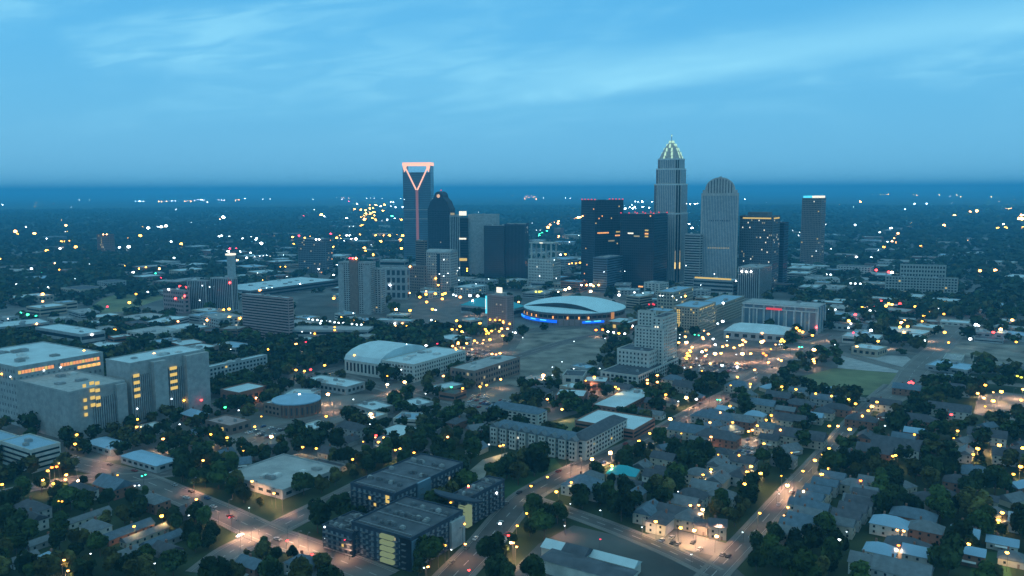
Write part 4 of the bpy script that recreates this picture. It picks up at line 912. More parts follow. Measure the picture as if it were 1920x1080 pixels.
fillers([(0, 548), (140, 535), (460, 520), (450, 640), (380, 640), (0, 625)], 22, (22, 60), (5, 14), 2)
fillers([(560, 425), (760, 405), (760, 480), (630, 500), (560, 450)], 20, (25, 70), (5, 16), 3)
fillers([(860, 520), (1240, 520), (1240, 560), (860, 555)], 12, (22, 50), (6, 16), 4)
fillers([(990, 440), (1090, 440), (1090, 520), (1000, 525)], 14, (25, 60), (8, 28), 5)
fillers([(1480, 440), (1700, 430), (1680, 500), (1640, 560), (1480, 560)], 26, (25, 70), (5, 20), 6)
fillers([(1550, 560), (1920, 560), (1920, 680), (1780, 700), (1560, 650)], 20, (20, 50), (4, 10), 7)
fillers([(1700, 430), (1920, 450), (1920, 540), (1840, 500), (1700, 490)], 12, (30, 80), (5, 9), 8)
fillers([(550, 540), (640, 530), (760, 600), (700, 600)], 6, (20, 40), (5, 10), 9)
fillers([(770, 540), (900, 530), (905, 560), (800, 575)], 5, (18, 36), (5, 12), 10)
fillers([(960, 515), (1230, 515), (1260, 560), (1190, 585), (1180, 560), (970, 545)], 16, (16, 40), (6, 22), 11)
fillers([(1225, 560), (1400, 540), (1400, 560), (1230, 600)], 6, (16, 36), (8, 20), 12)
fillers([(150, 600), (440, 590), (440, 660), (180, 660)], 12, (16, 40), (5, 12), 13)
fillers([(550, 590), (900, 600), (860, 650), (700, 660), (560, 650)], 12, (15, 34), (4, 10), 14)
fillers([(0, 480), (560, 470), (560, 600), (0, 620)], 20, (16, 50), (4, 12), 15)
fillers([(1430, 620), (1560, 600), (1920, 610), (1920, 720), (1760, 740), (1560, 660)], 22, (14, 34), (4, 8), 16)
fillers([(1390, 500), (1660, 500), (1700, 600), (1560, 600)], 20, (16, 44), (5, 14), 17)
fillers([(500, 720), (760, 700), (900, 740), (820, 790), (560, 820)], 8, (14, 26), (4, 8), 18)
fillers([(1000, 690), (1160, 700), (1240, 760), (1000, 760)], 6, (14, 26), (4, 8), 19)
def scatter_houses(poly, n, seed):
    rr = random.Random(seed); k = 0; tries = 0; xs = [p[0] for p in poly]; ys = [p[1] for p in poly]
    while k < n and tries < 60*n:
        tries += 1; px, py = rr.uniform(min(xs), max(xs)), rr.uniform(min(ys), max(ys))
        if not in_poly(px, py, poly): continue
        P = G(px, py)
        if inside(P.x, P.y, 9) or near_road(P.x, P.y, 7) or any(in_poly(P.x, P.y, q) for q in NOTREE): continue
        rf = rr.choice(['shingle', 'shingle', 'shingle_blue', 'shingle_light', 'roof_blue']); hp = rr.choice((0, 0, 1)); tw = rr.random() < .5
        house(px, py, rr.uniform(11, 16), rr.uniform(8, 11), 6 if tw else 3.4, 33+rr.choice((0, 90, 0, -57)), rf, rr.choice(['pale', 'beige', 'grey', 'brick']),
              ('two-storey ' if tw else 'single-storey ')+{'shingle': 'dark-roofed', 'shingle_blue': 'slate-blue-roofed', 'shingle_light': 'light-grey-roofed', 'roof_blue': 'bright-blue-roofed'}[rf]+(' hipped house' if hp else ' gabled house'), hip=hp, porch=rr.random() < .4); k += 1
scatter_houses([(1440, 780), (1920, 760), (1920, 1080), (1760, 1080), (1640, 880), (1460, 880)], 30, 1)
scatter_houses([(1180, 760), (1500, 720), (1600, 760), (1440, 850), (1250, 860)], 22, 2)
scatter_houses([(0, 930), (300, 940), (560, 1040), (600, 1080), (0, 1080)], 7, 3)
scatter_houses([(1130, 880), (1400, 850), (1420, 940), (1200, 1000)], 7, 4)
scatter_houses([(560, 800), (900, 770), (900, 850), (620, 860)], 8, 5)
scatter_houses([(320, 800), (600, 800), (420, 900)], 4, 6)

# ------------------------------------------------------------------ lamps traced from the photograph (position, colour), then extra ones added at random
LZ = []
def lights(ox, oy, s, txt):
    for q in txt.split():
        x, y, t = q.split(','); LZ.append((ox+float(x)/s, oy+float(y)/s, t))
lights(0, 340, 4, '20,175,w 595,140,w 672,138,w 1015,148,w 1047,148,W 1075,150,w 1190,150,p 1215,152,p 1250,150,p 1290,147,w 1315,147,w 1385,150,p 1405,145,p 1430,150,p 1460,143,w 1485,138,w 1510,137,W 1530,142,w 1555,155,w 1640,142,w 1662,140,w 1680,142,w 1765,142,p 1790,138,p 1835,128,W 1270,203,P 1320,210,w 1630,283,w 1650,290,p 1675,270,W 1112,350,W 1180,343,w 1210,343,W 1245,335,W 115,375,P 130,397,a 198,343,w 258,393,P 495,330,p 350,430,W 460,452,a 490,450,a 515,448,a 1052,408,A 520,497,p 568,493,A 580,520,A 350,520,A 450,505,w 705,490,P 680,515,P 775,398,p 800,398,p 895,495,w 965,490,W 1283,453,w 1360,470,A 1640,415,w 1660,408,w 1722,412,w 1820,430,w 1888,418,w 1915,440,w 1645,510,r 1722,505,r 1772,505,r 1710,528,W 1797,530,W 1880,537,w 1850,573,w 1910,565,w 1780,592,p 5,585,A 410,615,p 350,662,p 445,662,a 310,682,g 235,655,w 670,625,w 930,638,A 1033,625,A 1043,655,A 1095,645,A 1000,685,W 1195,655,p 1305,575,w 290,805,w 325,800,W 355,800,W 320,845,P 320,900,p 125,773,w 150,773,w 565,735,w 1265,810,W 1108,830,w 1020,845,a 970,910,A 1350,788,R 1390,795,R 1315,878,R 1385,860,R 1722,760,R 1518,782,w 1572,792,w 1497,893,w 1678,962,a 1718,958,A 1718,1018,A 1800,1028,A 1553,1040,P 1335,1050,p 155,985,g 208,1000,G 270,1010,g 60,1030,w 275,1068,p 805,940,r 1205,725,r 1165,690,g')
lights(480, 340, 4, '52,133,w 105,133,w 428,135,w 645,135,w 695,150,r 600,122,w 640,122,p 660,122,p 690,125,p 830,125,w 860,125,w 885,127,w 945,127,w 760,168,w 1085,130,w 1112,135,w 1010,155,w 1030,157,w 1010,188,w 1045,195,w 1100,193,w 435,215,w 528,232,w 490,250,A 510,265,w 358,263,r 680,277,w 740,212,P 787,215,A 855,180,a 895,178,p 880,200,a 905,185,A 935,190,W 965,175,A 850,205,A 820,220,A 845,225,a 870,225,A 825,245,A 860,245,A 885,235,A 790,270,A 815,285,A 840,290,A 870,280,A 895,290,A 885,260,A 950,222,A 810,262,a 850,262,a 1020,262,g 1040,283,w 985,288,w 1070,285,p 1090,288,a 700,338,w 730,338,w 787,333,A 805,330,a 275,420,A 322,408,r 365,424,A 403,418,A 450,436,W 475,436,W 282,473,A 560,393,r 635,410,A 607,425,A 637,430,A 672,375,w 680,405,w 705,405,W 715,432,W 750,432,W 775,403,A 660,450,w 900,408,A 957,405,A 1000,408,A 935,450,A 1100,408,A 1083,440,A 1090,503,A 1083,455,a 585,493,A 813,500,A 820,525,A 870,480,w 880,550,A 1005,520,P 965,518,r 40,465,W 5,427,w 205,552,w 28,560,w 55,558,w 80,555,w 190,643,A 215,643,A 470,658,W 605,628,w 12,687,w 232,718,w 330,770,W 55,740,P 30,815,P 80,800,w 120,798,w 583,877,A 580,705,W 702,577,r 725,577,R 750,577,P 790,585,r 1155,640,P 1228,868,A 1275,848,A 1345,843,A 1400,848,A 1418,840,A 1397,882,A 1280,905,A 1480,850,w 1500,858,w 1532,868,P 1605,857,W 1662,860,W 1052,960,PP 1155,968,A 1348,965,w 1650,770,w 1745,733,w 1522,742,w 1353,1052,PP 1315,1040,w 1755,1038,a 1793,1040,a 1828,1042,a 1680,1068,a 637,1023,A 730,988,w 1408,588,w 1375,695,w 1440,690,w 1408,710,w 1510,670,w 1525,650,w 1583,655,a 1583,672,a')
lights(960, 340, 4, '5,105,p 85,110,p 95,130,p 110,118,p 120,105,p 130,122,p 145,110,p 160,118,p 175,112,p 182,132,p 235,125,w 400,125,w 437,125,w 575,40,w 530,77,w 57,208,w 470,285,p 485,280,P 500,270,P 515,275,P 530,260,p 270,345,P 285,325,p 320,310,p 345,315,p 350,300,p 300,312,a 180,370,w 210,395,g 205,408,g 225,388,g 350,410,P 345,425,p 500,405,w 430,455,w 260,375,g 925,150,w 945,155,w 975,152,W 1050,152,w 840,185,w 850,205,w 865,180,w 870,210,w 885,195,w 905,205,w 920,195,w 935,205,w 950,195,w 980,195,W 840,215,w 900,180,w 1030,200,w 1030,215,r 1310,168,w 1335,172,w 1370,170,w 1390,168,w 1325,325,W 1352,352,W 1748,135,w 318,590,w 208,710,w 332,727,w 690,680,w 1305,632,w 1415,778,w 1680,748,W 1518,695,w 1723,675,W 1757,678,W 1793,678,W 365,550,w 400,548,a 450,615,a 480,615,a 510,610,a 430,620,p 180,828,Y 205,828,Y 220,828,Y 350,832,PW 400,812,PW 430,800,PW 520,778,W 560,778,P 590,775,PW 610,785,P 650,778,P 590,825,PW 705,845,W 750,848,W 803,853,W 918,833,w 982,838,w 1110,857,w 1130,858,w 1203,862,w 1235,890,w 1268,868,w 1300,860,A 1515,852,w 1583,913,W 50,905,p 845,675,w')
lights(1440, 340, 4, '1018,42,w 710,92,p 725,95,p 740,75,P 740,95,P 760,100,P 780,100,w 845,98,A 870,98,A 890,97,A 905,98,A 693,152,P 1090,103,P 1118,103,P 1287,102,P 1365,112,w 1413,103,P 1447,115,A 1675,115,P 1915,92,w 1100,168,w 1190,168,w 1025,215,W 1397,260,P 1515,230,p 1568,223,P 1637,225,P 1550,257,P 1790,208,p 1808,210,P 1825,205,p 1905,255,P 1875,278,P 1905,280,P 1767,327,W 1725,353,A 1782,350,A 1915,347,A 1320,330,P 1352,345,p 1075,320,P 653,327,w 435,325,w 923,355,W 225,408,w 238,382,w 228,518,w 362,522,w 470,510,w 780,380,w 838,380,w 868,495,A 828,515,w 1147,490,A 975,390,p 960,410,p 945,430,p 930,450,p 965,458,p 895,457,w 1275,440,w 550,565,w 585,567,w 630,567,w 663,567,w 728,573,W 775,573,w 812,665,R 905,680,R 930,683,PW 1590,670,P 1705,667,P 437,698,w 470,700,w 620,765,w 655,767,w 693,768,w 733,772,w 775,775,w 850,898,R 825,922,A 905,918,A 930,922,A 885,935,A 790,940,R 990,918,R 705,947,A 763,970,W 808,973,w 655,1000,R 605,1045,A 622,1068,w 1105,940,A 1233,962,A 1272,955,w 1322,907,A 1540,960,R 1610,955,p 1000,1060,PP 1160,1048,A 1832,1040,P 1560,1075,W 457,960,w 505,962,w')
lights(0, 580, 4, '860,155,A 690,190,W 1155,330,P 630,310,A 455,435,w 330,458,w 78,505,w 12,485,A 1380,683,A 1432,713,w 1510,680,R 1688,735,G 1790,757,w 1347,862,w 1287,672,w 1030,745,w 1030,825,A 1025,882,A 575,940,A 563,1010,A 1222,972,P 1582,937,A 1703,962,A 1815,1030,A 1825,1060,a 1730,300,w 1910,880,A')
lights(480, 580, 4, '395,72,w 425,78,w 460,80,w 490,87,w 525,90,w 555,92,w 590,97,w 620,102,w 655,102,w 690,107,w 720,110,w 755,115,w 790,115,w 700,80,A 725,82,A 745,87,A 765,90,A 805,98,A 482,105,w 590,135,a 590,155,a 345,168,w 410,177,w 475,187,w 440,182,a 300,260,P 373,245,r 93,300,A 515,420,A 300,455,A 363,463,A 410,452,R 737,343,A 1130,262,w 1275,272,W 1360,257,r 985,563,PW 1115,545,PP 1090,453,w 985,500,a 540,637,PP 325,637,W 1550,593,A 1730,568,A 1680,580,A 1465,583,G 1835,525,P 1405,500,P 1272,632,w 730,675,w 860,785,PP 40,803,a 527,802,A 855,860,w 115,955,PP 350,1033,A 452,1043,A 803,992,a 918,995,A 900,945,R 960,962,P 1080,1045,A 1045,1055,A 1185,1075,A 1437,957,P 1747,1013,w 1830,1025,A 1855,1018,A 895,960,p 1470,150,A 1530,127,A 1507,152,a 1480,130,w 1557,173,w 1680,105,A 1720,150,A 1730,165,A 1745,180,A 1825,165,A 1725,185,a 1755,228,A 1515,258,P 1475,275,P 1495,290,p 1580,255,P 1660,250,p 1700,255,p 1620,300,p 1560,290,p 1830,330,P 1770,335,P 1800,340,p')
lights(960, 580, 4, '720,168,W 762,173,W 802,180,A 845,183,W 907,178,w 630,155,PO 680,152,PO 697,217,w 900,125,W 80,212,w 25,175,W 5,170,w 465,240,w 303,433,w 463,445,w 658,443,w 235,495,PP 303,495,w 375,393,w 617,507,A 553,535,a 1015,530,P 1015,555,P 1090,495,P 1090,545,P 775,583,A 797,597,A 1153,640,A 1308,663,PP 1383,673,W 1247,690,w 265,673,P 375,750,P 547,835,w 1187,822,PP 1033,930,A 953,985,A 738,1072,PP 1540,677,g 1562,680,g 1635,725,A 1655,848,A 1493,957,P 1840,872,A 1905,830,A 1775,915,P 1690,508,A 1788,560,A 1640,570,a 1308,248,PP 1300,205,P 1430,210,P 1473,185,P 1440,160,p 1508,222,W 1525,265,W 1613,235,w 1580,280,P 1613,270,P 1665,288,P 1873,245,PP 1728,333,PP 1710,270,P 1728,265,P 1425,318,PW 1455,305,P 1523,333,PP 1450,350,P 1385,367,w 1315,330,A 1340,318,A 1315,350,A 1330,348,A 1310,370,A 1580,90,W 1543,107,w 1257,215,w 1260,190,w 1370,190,g 1400,195,g 1575,420,W 1690,433,W 1885,330,PO 1905,345,PO')
lights(1440, 580, 4, '215,140,A 235,160,A 260,170,A 363,135,R 333,195,A 345,303,PP 105,225,A 120,240,A 95,240,A 85,262,w 103,262,w 235,283,g 255,283,g 340,375,P 345,390,P 350,405,p 1170,48,A 607,88,P 622,107,w 603,138,w 773,157,W 640,175,r 1020,172,P 1325,173,A 1517,222,W 1553,120,w 1580,122,w 1745,150,PP 1690,172,R 1862,245,a 1630,568,A 1573,630,P 1620,665,P 1690,622,p 1750,617,AA 1690,687,AA 1900,680,A 1915,600,P 1870,500,Y 1900,510,Y 1060,550,R 1085,552,R 1075,540,r 103,580,A 210,600,A 358,632,A 477,650,A 605,675,A 657,708,A 818,695,A 780,728,AA 752,760,A 707,800,AA 25,795,A 93,905,P 460,875,A 525,875,P 613,900,AA 827,822,w 1175,815,w 877,873,w 458,1043,A 1573,1045,AA 1735,1020,AA 1912,1040,A 1375,790,R')
lights(0, 810, 4, '15,393,A 400,387,A 390,265,PO 425,260,PO 585,365,PW 440,517,a 465,520,a 1213,630,AA 1005,707,A 1225,50,P 1090,320,g 1065,330,g 1012,402,w 1043,400,w 1523,213,P 1415,625,w 1868,567,w 510,1040,P 1160,985,w 480,960,P 680,912,w 1720,640,r 1890,370,P 1790,775,W')
lights(480, 810, 4, '420,917,R 235,815,R 135,460,P 725,205,A 515,712,w 1460,530,a 1805,457,W 1593,415,R 1593,405,P 1565,690,A 1830,687,W 1417,850,A 1465,882,w 1570,840,P 1893,775,R 1910,830,PW 1725,962,w 1597,1035,R 1260,1017,w 1290,1010,P 665,808,r 518,797,w')
lights(960, 810, 4, '265,338,A 143,405,A 600,203,PP 738,160,PP 748,253,AA 445,378,A 333,448,AA 110,610,A 40,702,A 10,830,P 35,860,P 437,538,w 663,587,w 395,702,w 975,713,w 1247,447,w 1078,672,AA 1265,718,AA 1367,738,PP 1430,582,PP 1400,548,P 1493,280,A 1433,320,A 1793,258,AA 1765,300,AA 1865,310,AA 1745,390,AA 1858,608,A 1730,750,w 1345,917,w 1535,782,PP 1338,550,P 663,803,r 1063,585,w 950,68,A')
lights(1440, 810, 4, '460,123,A 410,168,A 352,212,AA 455,275,A 403,317,AA 263,293,A 100,328,a 145,400,PP 265,445,PP 83,463,w 150,565,P 120,625,p 957,175,A 1573,125,AA 1540,168,A 1735,98,AA 1912,120,AA 1895,260,AA 1757,605,AA 1727,660,AA 1505,840,AA 1793,905,AA 535,808,W 590,747,w 970,735,P 1018,742,P 980,850,PO 695,365,PO')
rw = random.Random(77)  # extra lamps added at random spots for denser warm light
for poly, n, ts in (([(1272, 640), (1470, 620), (1500, 670), (1400, 700), (1275, 695)], 26, 'PpaPw'), ([(1480, 600), (1700, 580), (1920, 600), (1920, 660), (1560, 650)], 14, 'PaAw'), ([(850, 600), (960, 600), (960, 660), (850, 660)], 14, 'PpA'), ([(1250, 780), (1480, 760), (1500, 860), (1280, 900)], 9, 'AapP'),
                    ([(0, 840), (330, 880), (420, 960), (0, 960)], 7, 'AaP'), ([(640, 520), (900, 520), (900, 620), (640, 620)], 12, 'AapW'), ([(1600, 760), (1920, 740), (1920, 900), (1640, 860)], 6, 'Aa')):
    for _ in range(n):
        while True:
            x = rw.uniform(min(p[0] for p in poly), max(p[0] for p in poly)); y = rw.uniform(min(p[1] for p in poly), max(p[1] for p in poly))
            if in_poly(x, y, poly): break
        LZ.append((x, y, rw.choice(ts)))
TY = {'w': ((.75, .92, 1), 5, .45, 'white'), 'W': ((.90, .97, 1), 13, .9, 'bright white'), 'a': ((1, .42, .04), 7, .9, 'amber'), 'A': ((1, .44, .05), 10, 1.1, 'amber'), 'AA': ((1, .46, .06), 14, 1.4, 'large amber'),
      'p': ((1, .42, .14), 8, .8, 'pale orange'), 'P': ((1, .40, .09), 13, 1.1, 'orange'), 'PP': ((1, .48, .15), 34, 1.4, 'brightest peach'), 'PW': ((1, .70, .40), 24, 1.3, 'warm white'), 'PO': ((1, .20, .03), 8, 1.2, 'deep orange'),
      'r': ((1, .04, .08), 5, .65, 'small red'), 'R': ((1, .05, .05), 8, .95, 'red'), 'g': ((.05, 1, .5), 5, .65, 'green'), 'G': ((.05, 1, .3), 6, .9, 'green'), 'Y': ((.9, .9, .1), 2, .9, 'yellow')}
LM = {}
def lamp_mat(t, k=0):
    c, s, r, n = TY[t]; s = s*(1, 2.2, 6)[k]; key = 'glow_'+t+'abc'[k]
    return emi(key, c, s)
dg = bpy.context.evaluated_depsgraph_get(); bpy.context.view_layer.update(); dg = bpy.context.evaluated_depsgraph_get()
def ico(b, c, r, mi, zs=1.0):
    n = len(b.v); t = (1+5**.5)/2; k = r/math.sqrt(1+t*t)
    vs = [(-1, t, 0), (1, t, 0), (-1, -t, 0), (1, -t, 0), (0, -1, t), (0, 1, t), (0, -1, -t), (0, 1, -t), (t, 0, -1), (t, 0, 1), (-t, 0, -1), (-t, 0, 1)]
    b.v += [(c[0]+x*k, c[1]+y*k, c[2]+z*k*zs) for x, y, z in vs]
    fs = [(0, 11, 5), (0, 5, 1), (0, 1, 7), (0, 7, 10), (0, 10, 11), (1, 5, 9), (5, 11, 4), (11, 10, 2), (10, 7, 6), (7, 1, 8), (3, 9, 4), (3, 4, 2), (3, 2, 6), (3, 6, 8), (3, 8, 9), (4, 9, 5), (2, 4, 11), (6, 2, 10), (8, 6, 7), (9, 8, 1)]
    b.f += [tuple(n+i for i in f) for f in fs]; b.m += [mi]*20
SPOT = {'P': 5200, 'PP': 12000, 'AA': 6500, 'A': 3200, 'PW': 8000, 'PO': 4500, 'W': 900}
LD = {}
def downlight(root, watts, col, loc):
    k = (watts, col)
    if k not in LD:
        l = bpy.data.lights.new('lamp_light', 'SPOT'); l.energy = watts; l.color = col; l.spot_size = R(150); l.spot_blend = 1; l.shadow_soft_size = .4; LD[k] = l
    o = bpy.data.objects.new('lamp_light', LD[k]); sc.collection.objects.link(o); o.parent = root; o.location = loc
LPROTO = {}
def lamp_meshes(t, r, hh):
    k = (t, round(r, 1), hh)
    if k not in LPROTO:
        p = MB(); p.bar((0, 0, 0), (0, 0, hh-.2), .11); p.bar((0, 0, hh-.25), (1.2, 0, hh), .07); p.box(.6, 1.8, -.25, .25, hh+r*.55, hh+r*.55+.12)
        h = MB(); ico(h, (1.2, 0, hh), r, 0, .7)
        LPROTO[k] = (p.mesh('pole', ['steel_pole']), h.mesh('lamp_head', [lamp_mat(t)]))
    return LPROTO[k]
LAMPPOS = []; street = []; far = MB(); farm = []
wall_n = 0
for (x, y, t) in LZ:
    if y < 361: continue
    d = ray(x, y); Pg = G(x, y, 8.0); hit = sc.ray_cast(dg, CP, d); dist = (Pg-CP).length
    # a light seen on a building face is a fixture of that building
    obj = None; co = CP
    for _ in range(4):
        hit, co, nrm, idx, ob, _m = sc.ray_cast(dg, co+d*.05 if _ else CP+d*2, d)
        if not hit: break
        if ob.name.startswith('haze'): continue
        obj = ob; break
    onb = False
    if obj is not None and (co-CP).length < dist-3 and obj.get('kind') != 'structure' and co.z > 1.5:
        onb = True
    c, s, r, nm = TY[t]
    if onb:
        if t == 'Y': r = 1.6
        root = obj
        while root.parent: root = root.parent
        dd = (co-CP).length; rr_ = max(.5, min(r*1.5, dd*.0012))
        b = MB(); p = co-d*(rr_*.7); L_ = root.matrix_world.inverted() @ p
        ico(b, (0, 0, 0), rr_, 0, .9); key = min(2, int(dd/1100))
        o = b.build('wall_lamp', [lamp_mat(t, key)], root, L_); LAMPPOS.append((p.x, p.y, p.z, 'w')); wall_n += 1
        continue
    street.append((dist, x, y, t, Pg))
street.sort(key=lambda q: q[0])
indiv = 0
for dist, x, y, t, Pg in street:
    c, s, r, nm = TY[t]
    if indiv < 360 and dist < 1900:
        indiv += 1
        low = t in ('w',); hh = 5.5 if low else 9.0
        Pg = G(x, y, hh); r = min(r*1.55, max(.45, dist*.0017*(1.25 if t in ('AA', 'PP') else .95 if t.isupper() else .62)))
        pm, hm_ = lamp_meshes(t, r, hh)
        a = random.uniform(0, 6.28); kind = 'traffic_signal' if t in ('g', 'G') else 'street_lamp' if t[0] in 'aAPp' else 'lot_lamp'
        root = empty(kind, (Pg.x-1.2*math.cos(a), Pg.y-1.2*math.sin(a), 0), a, None, kind.replace('_', ' '), {'traffic_signal': 'traffic signals at the crossings', 'street_lamp': 'warm lamps along the streets', 'lot_lamp': 'lamps of lots and yards'}[kind])
        AUTO.append((root, nm+(' traffic signal' if t in 'gG' else ' street lamp' if t in ('a', 'A', 'AA', 'P', 'PP', 'p') else ' lot lamp')))
        link('pole', pm, root, (0, 0, 0)); link('lamp_head', hm_, root, (0, 0, 0))
        if t in SPOT: downlight(root, SPOT[t], (1, .58, .20) if t in ('A', 'AA') else (.9, .95, 1) if t == 'W' else (1, .55, .30), (1.2, 0, hh-r-.1))
        LAMPPOS.append((Pg.x, Pg.y, hh, t))
    else:
        k = 0 if dist < 2000 else 1 if dist < 5000 else 2
        key = (t, k)
        if key not in farm: farm.append(key)
        big = 1.3 if t[0].isupper() else 1.0
        rr_ = max(1.0, min(8.0, dist*.0013))*big
        Pq = G(x, y, 10); ico(far, (Pq.x, Pq.y, 10), rr_, farm.index(key), .8)
        far.bar((Pq.x, Pq.y, 0), (Pq.x, Pq.y, 10-rr_*.7), .2, len(LZ) if 0 else farm.index(key)) if 0 else None
# cut-off lamps: their heads are shaded, the photo shows only the warm ground below them
POOLS = '''365,925,9 340,905,6 200,862,8 190,880,6 115,893,8 95,907,6 145,903,11 450,1008,13 472,1016,9 540,1022,10 560,1028,10 578,1034,7 410,985,6 430,968,5 485,1003,7 478,931,9 510,946,9 530,965,5 645,1040,6 655,1050,6
1062,875,5 1090,880,6 1070,895,6 1330,755,11 1312,765,9 1290,788,5 1352,748,8 1478,926,10 1488,918,9 1460,950,4 1855,855,9 1870,850,9 1840,745,11 1872,760,11 1900,748,11 1830,770,7 1300,650,14 1335,648,11 1380,685,14 1405,678,10 1440,672,14 1460,690,11 1482,668,11 1500,655,11 1350,668,9
868,652,8 888,645,8 905,656,8 925,648,8 942,662,8 882,668,8 920,667,8 1240,695,9 1215,715,7 1755,655,7 1740,640,7 1670,655,6 1700,640,6 1872,622,12 780,1068,6 822,1065,6 868,1022,10 1347,1016,8 1322,1012,6 1270,1008,3.5 1300,1010,4 1205,1000,3 1060,1005,3
18,805,9 10,825,9 35,822,7 290,815,6 125,1062,6 700,835,6 975,770,7 1110,732,7 1122,742,6 880,592,7 898,592,7 930,628,7 500,528,10 1625,575,12 1650,572,12 1400,610,7 1420,600,6 1550,640,7 625,775,7 700,782,6 600,770,5 1690,640,6 1580,615,7'''
for q in POOLS.split():
    x, y, e = q.split(','); x = float(x); y = float(y); P = G(x, y)
    if inside(P.x, P.y, .5): continue
    a = random.uniform(0, 6.28)
    if 'shade' not in LPROTO:
        p = MB(); p.bar((0, 0, 0), (0, 0, 9.3), .11); p.bar((0, 0, 9.2), (1.6, 0, 9.5), .08); h = MB(); h.loft([[(1.6+r_*math.cos(6.283*i/8), r_*math.sin(6.283*i/8), z_) for i in range(8)] for r_, z_ in ((.55, 9.1), (.5, 9.4), (.15, 9.7))])
        LPROTO['shade'] = (p.mesh('pole', ['steel_pole']), h.mesh('lamp_shade', ['darkgrey']))
    root = empty('shaded_street_lamp', (P.x, P.y, 0), a, None, 'shaded lamp', 'shaded lamps lighting the ground'); AUTO.append((root, 'dark-shaded street lamp'))
    link('pole', LPROTO['shade'][0], root, (0, 0, 0)); link('lamp_shade', LPROTO['shade'][1], root, (0, 0, 0)); downlight(root, float(e)*1900, (1, .52, .30), (1.6, 0, 9.0))
    LAMPPOS.append((P.x, P.y, 1, 's'))
rq = random.Random(21)
for _ in range(110):                                     # faint suburban lights further out
    x = rq.uniform(0, 1920); y = 364+rq.random()**1.2*90; t = rq.choice(['w', 'w', 'p', 'a', 'w', 'p'])
    P = G(x, y, 9); dist = P.length; k = 1 if dist < 5000 else 2; key = (t, k)
    if dist < 2100 or inside(P.x, P.y, 5): continue
    if key not in farm: farm.append(key)
    ico(far, (P.x, P.y, 9), max(.5, min(1.9, dist*.00035)), farm.index(key), .7)
o = far.build('distant_lights', [lamp_mat(*k) for k in farm]); tag(o, 'scattered far suburban lights towards the horizon', kind='stuff')

# ------------------------------------------------------------------ cars
def car_mesh(nm, col):
    b = MB()
    b.loft([[(-.88, -2.2, .35), (.88, -2.2, .35), (.88, 2.2, .35), (-.88, 2.2, .35)], [(-.9, -2.25, .75), (.9, -2.25, .75), (.9, 2.25, .75), (-.9, 2.25, .75)], [(-.85, -2.1, .98), (.85, -2.1, .98), (.85, 2.1, .98), (-.85, 2.1, .98)]], 0)
    b.loft([[(-.82, -1.6, .98), (.82, -1.6, .98), (.82, 1.1, .98), (-.82, 1.1, .98)], [(-.68, -1.15, 1.42), (.68, -1.15, 1.42), (.68, .45, 1.42), (-.68, .45, 1.42)]], 1)
    b.box(-.66, .66, -1.1, .42, 1.421, 1.47, 0)
    for x in (-.86, .86):
        for y in (-1.4, 1.4): b.bar((x-.1, y, .33), (x+.1, y, .33), .33, 2, 10)
    return b.mesh('car', [nm, 'blackglass', 'rubber'])
CC = {}
for nm, col in (('white', (.7, .7, .7)), ('silver', (.42, .43, .44)), ('black', (.02, .02, .025)), ('red', (.3, .03, .025)), ('blue', (.04, .08, .2)), ('grey', (.15, .155, .16))):
    mat('paint_'+nm, col, .35, 0, 1, .2, .5); CC[nm] = car_mesh('paint_'+nm, col)
CARS = 0
def vis_ok(p):
    x, y = pix(p); return 0 < x < 1920 and y < 1080
def car(x, y, rot, col, where, rank):
    global CARS
    if CARS >= 290: return
    o = link('parked_car', CC[col], None, (x, y, .18), rot); CARS += 1
    tag(o, None, 'car', 'cars '+where); AUTO.append((o, col+' car '+where))
def lot(poly, where, ang=33, fill=.7, seed=1, mx=60):
    rr = random.Random(seed); W_ = [G(*p) for p in poly]; P = [(p.x, p.y) for p in W_]; th = R(ang); u = (math.sin(th), math.cos(th)); v = (math.cos(th), -math.sin(th))
    cx = sum(p[0] for p in P)/len(P); cy = sum(p[1] for p in P)/len(P); n = 0
    for i in range(-14, 15):
        for j in range(-30, 31):
            a = i*8.5+(2.6 if i % 2 else 0); b = j*2.9
            x, y = cx+u[0]*a+v[0]*b, cy+u[1]*a+v[1]*b
            if in_poly(x, y, P) and rr.random() < fill and not inside(x, y, 1) and n < mx:
                car(x, y, -th, rr.choice(['white', 'silver', 'silver', 'black', 'red', 'blue', 'grey', 'white']), where, n); n += 1
lot([(852, 666), (882, 641), (930, 633), (955, 650), (938, 673), (882, 678)], 'in the orange-lit lot', seed=2, mx=70)
lot([(1275, 688), (1278, 642), (1340, 625), (1465, 642), (1458, 666), (1400, 697), (1330, 702)], 'in the crowded bright lot', seed=3, fill=.5, mx=80)
lot([(872, 763), (884, 743), (958, 724), (985, 735), (948, 772)], 'in the grey lot', seed=4, mx=40)
lot([(1352, 878), (1378, 827), (1438, 818), (1438, 848), (1400, 882)], 'in the lot between houses', seed=5, fill=.6, mx=30)
lot([(425, 815), (475, 800), (545, 803), (500, 826)], 'in the brown lot', seed=6, fill=.45, mx=16)
lot([(1185, 1010), (1260, 994), (1390, 1030), (1370, 1046)], 'on the paved yard', seed=7, fill=.15, mx=8)
for (px, py, col, rot) in ((350, 935, 'white', 60), (432, 970, 'red', 60), (450, 1007, 'white', -33), (938, 982, 'white', -33), (951, 1003, 'red', -33), (1709, 718, 'grey', -20), (1713, 713, 'red', -20), (400, 952, 'silver', 60), (905, 1035, 'black', -33), (1485, 925, 'grey', -33), (1460, 948, 'silver', -33), (1540, 868, 'white', -33), (1250, 806, 'white', -33), (1285, 784, 'silver', -33), (1418, 700, 'white', -33), (1448, 690, 'black', -33), (520, 1013, 'silver', 60), (610, 1045, 'grey', 60)):
    P = G(px, py); car(P.x, P.y, R(rot), col, 'on the road', 0)

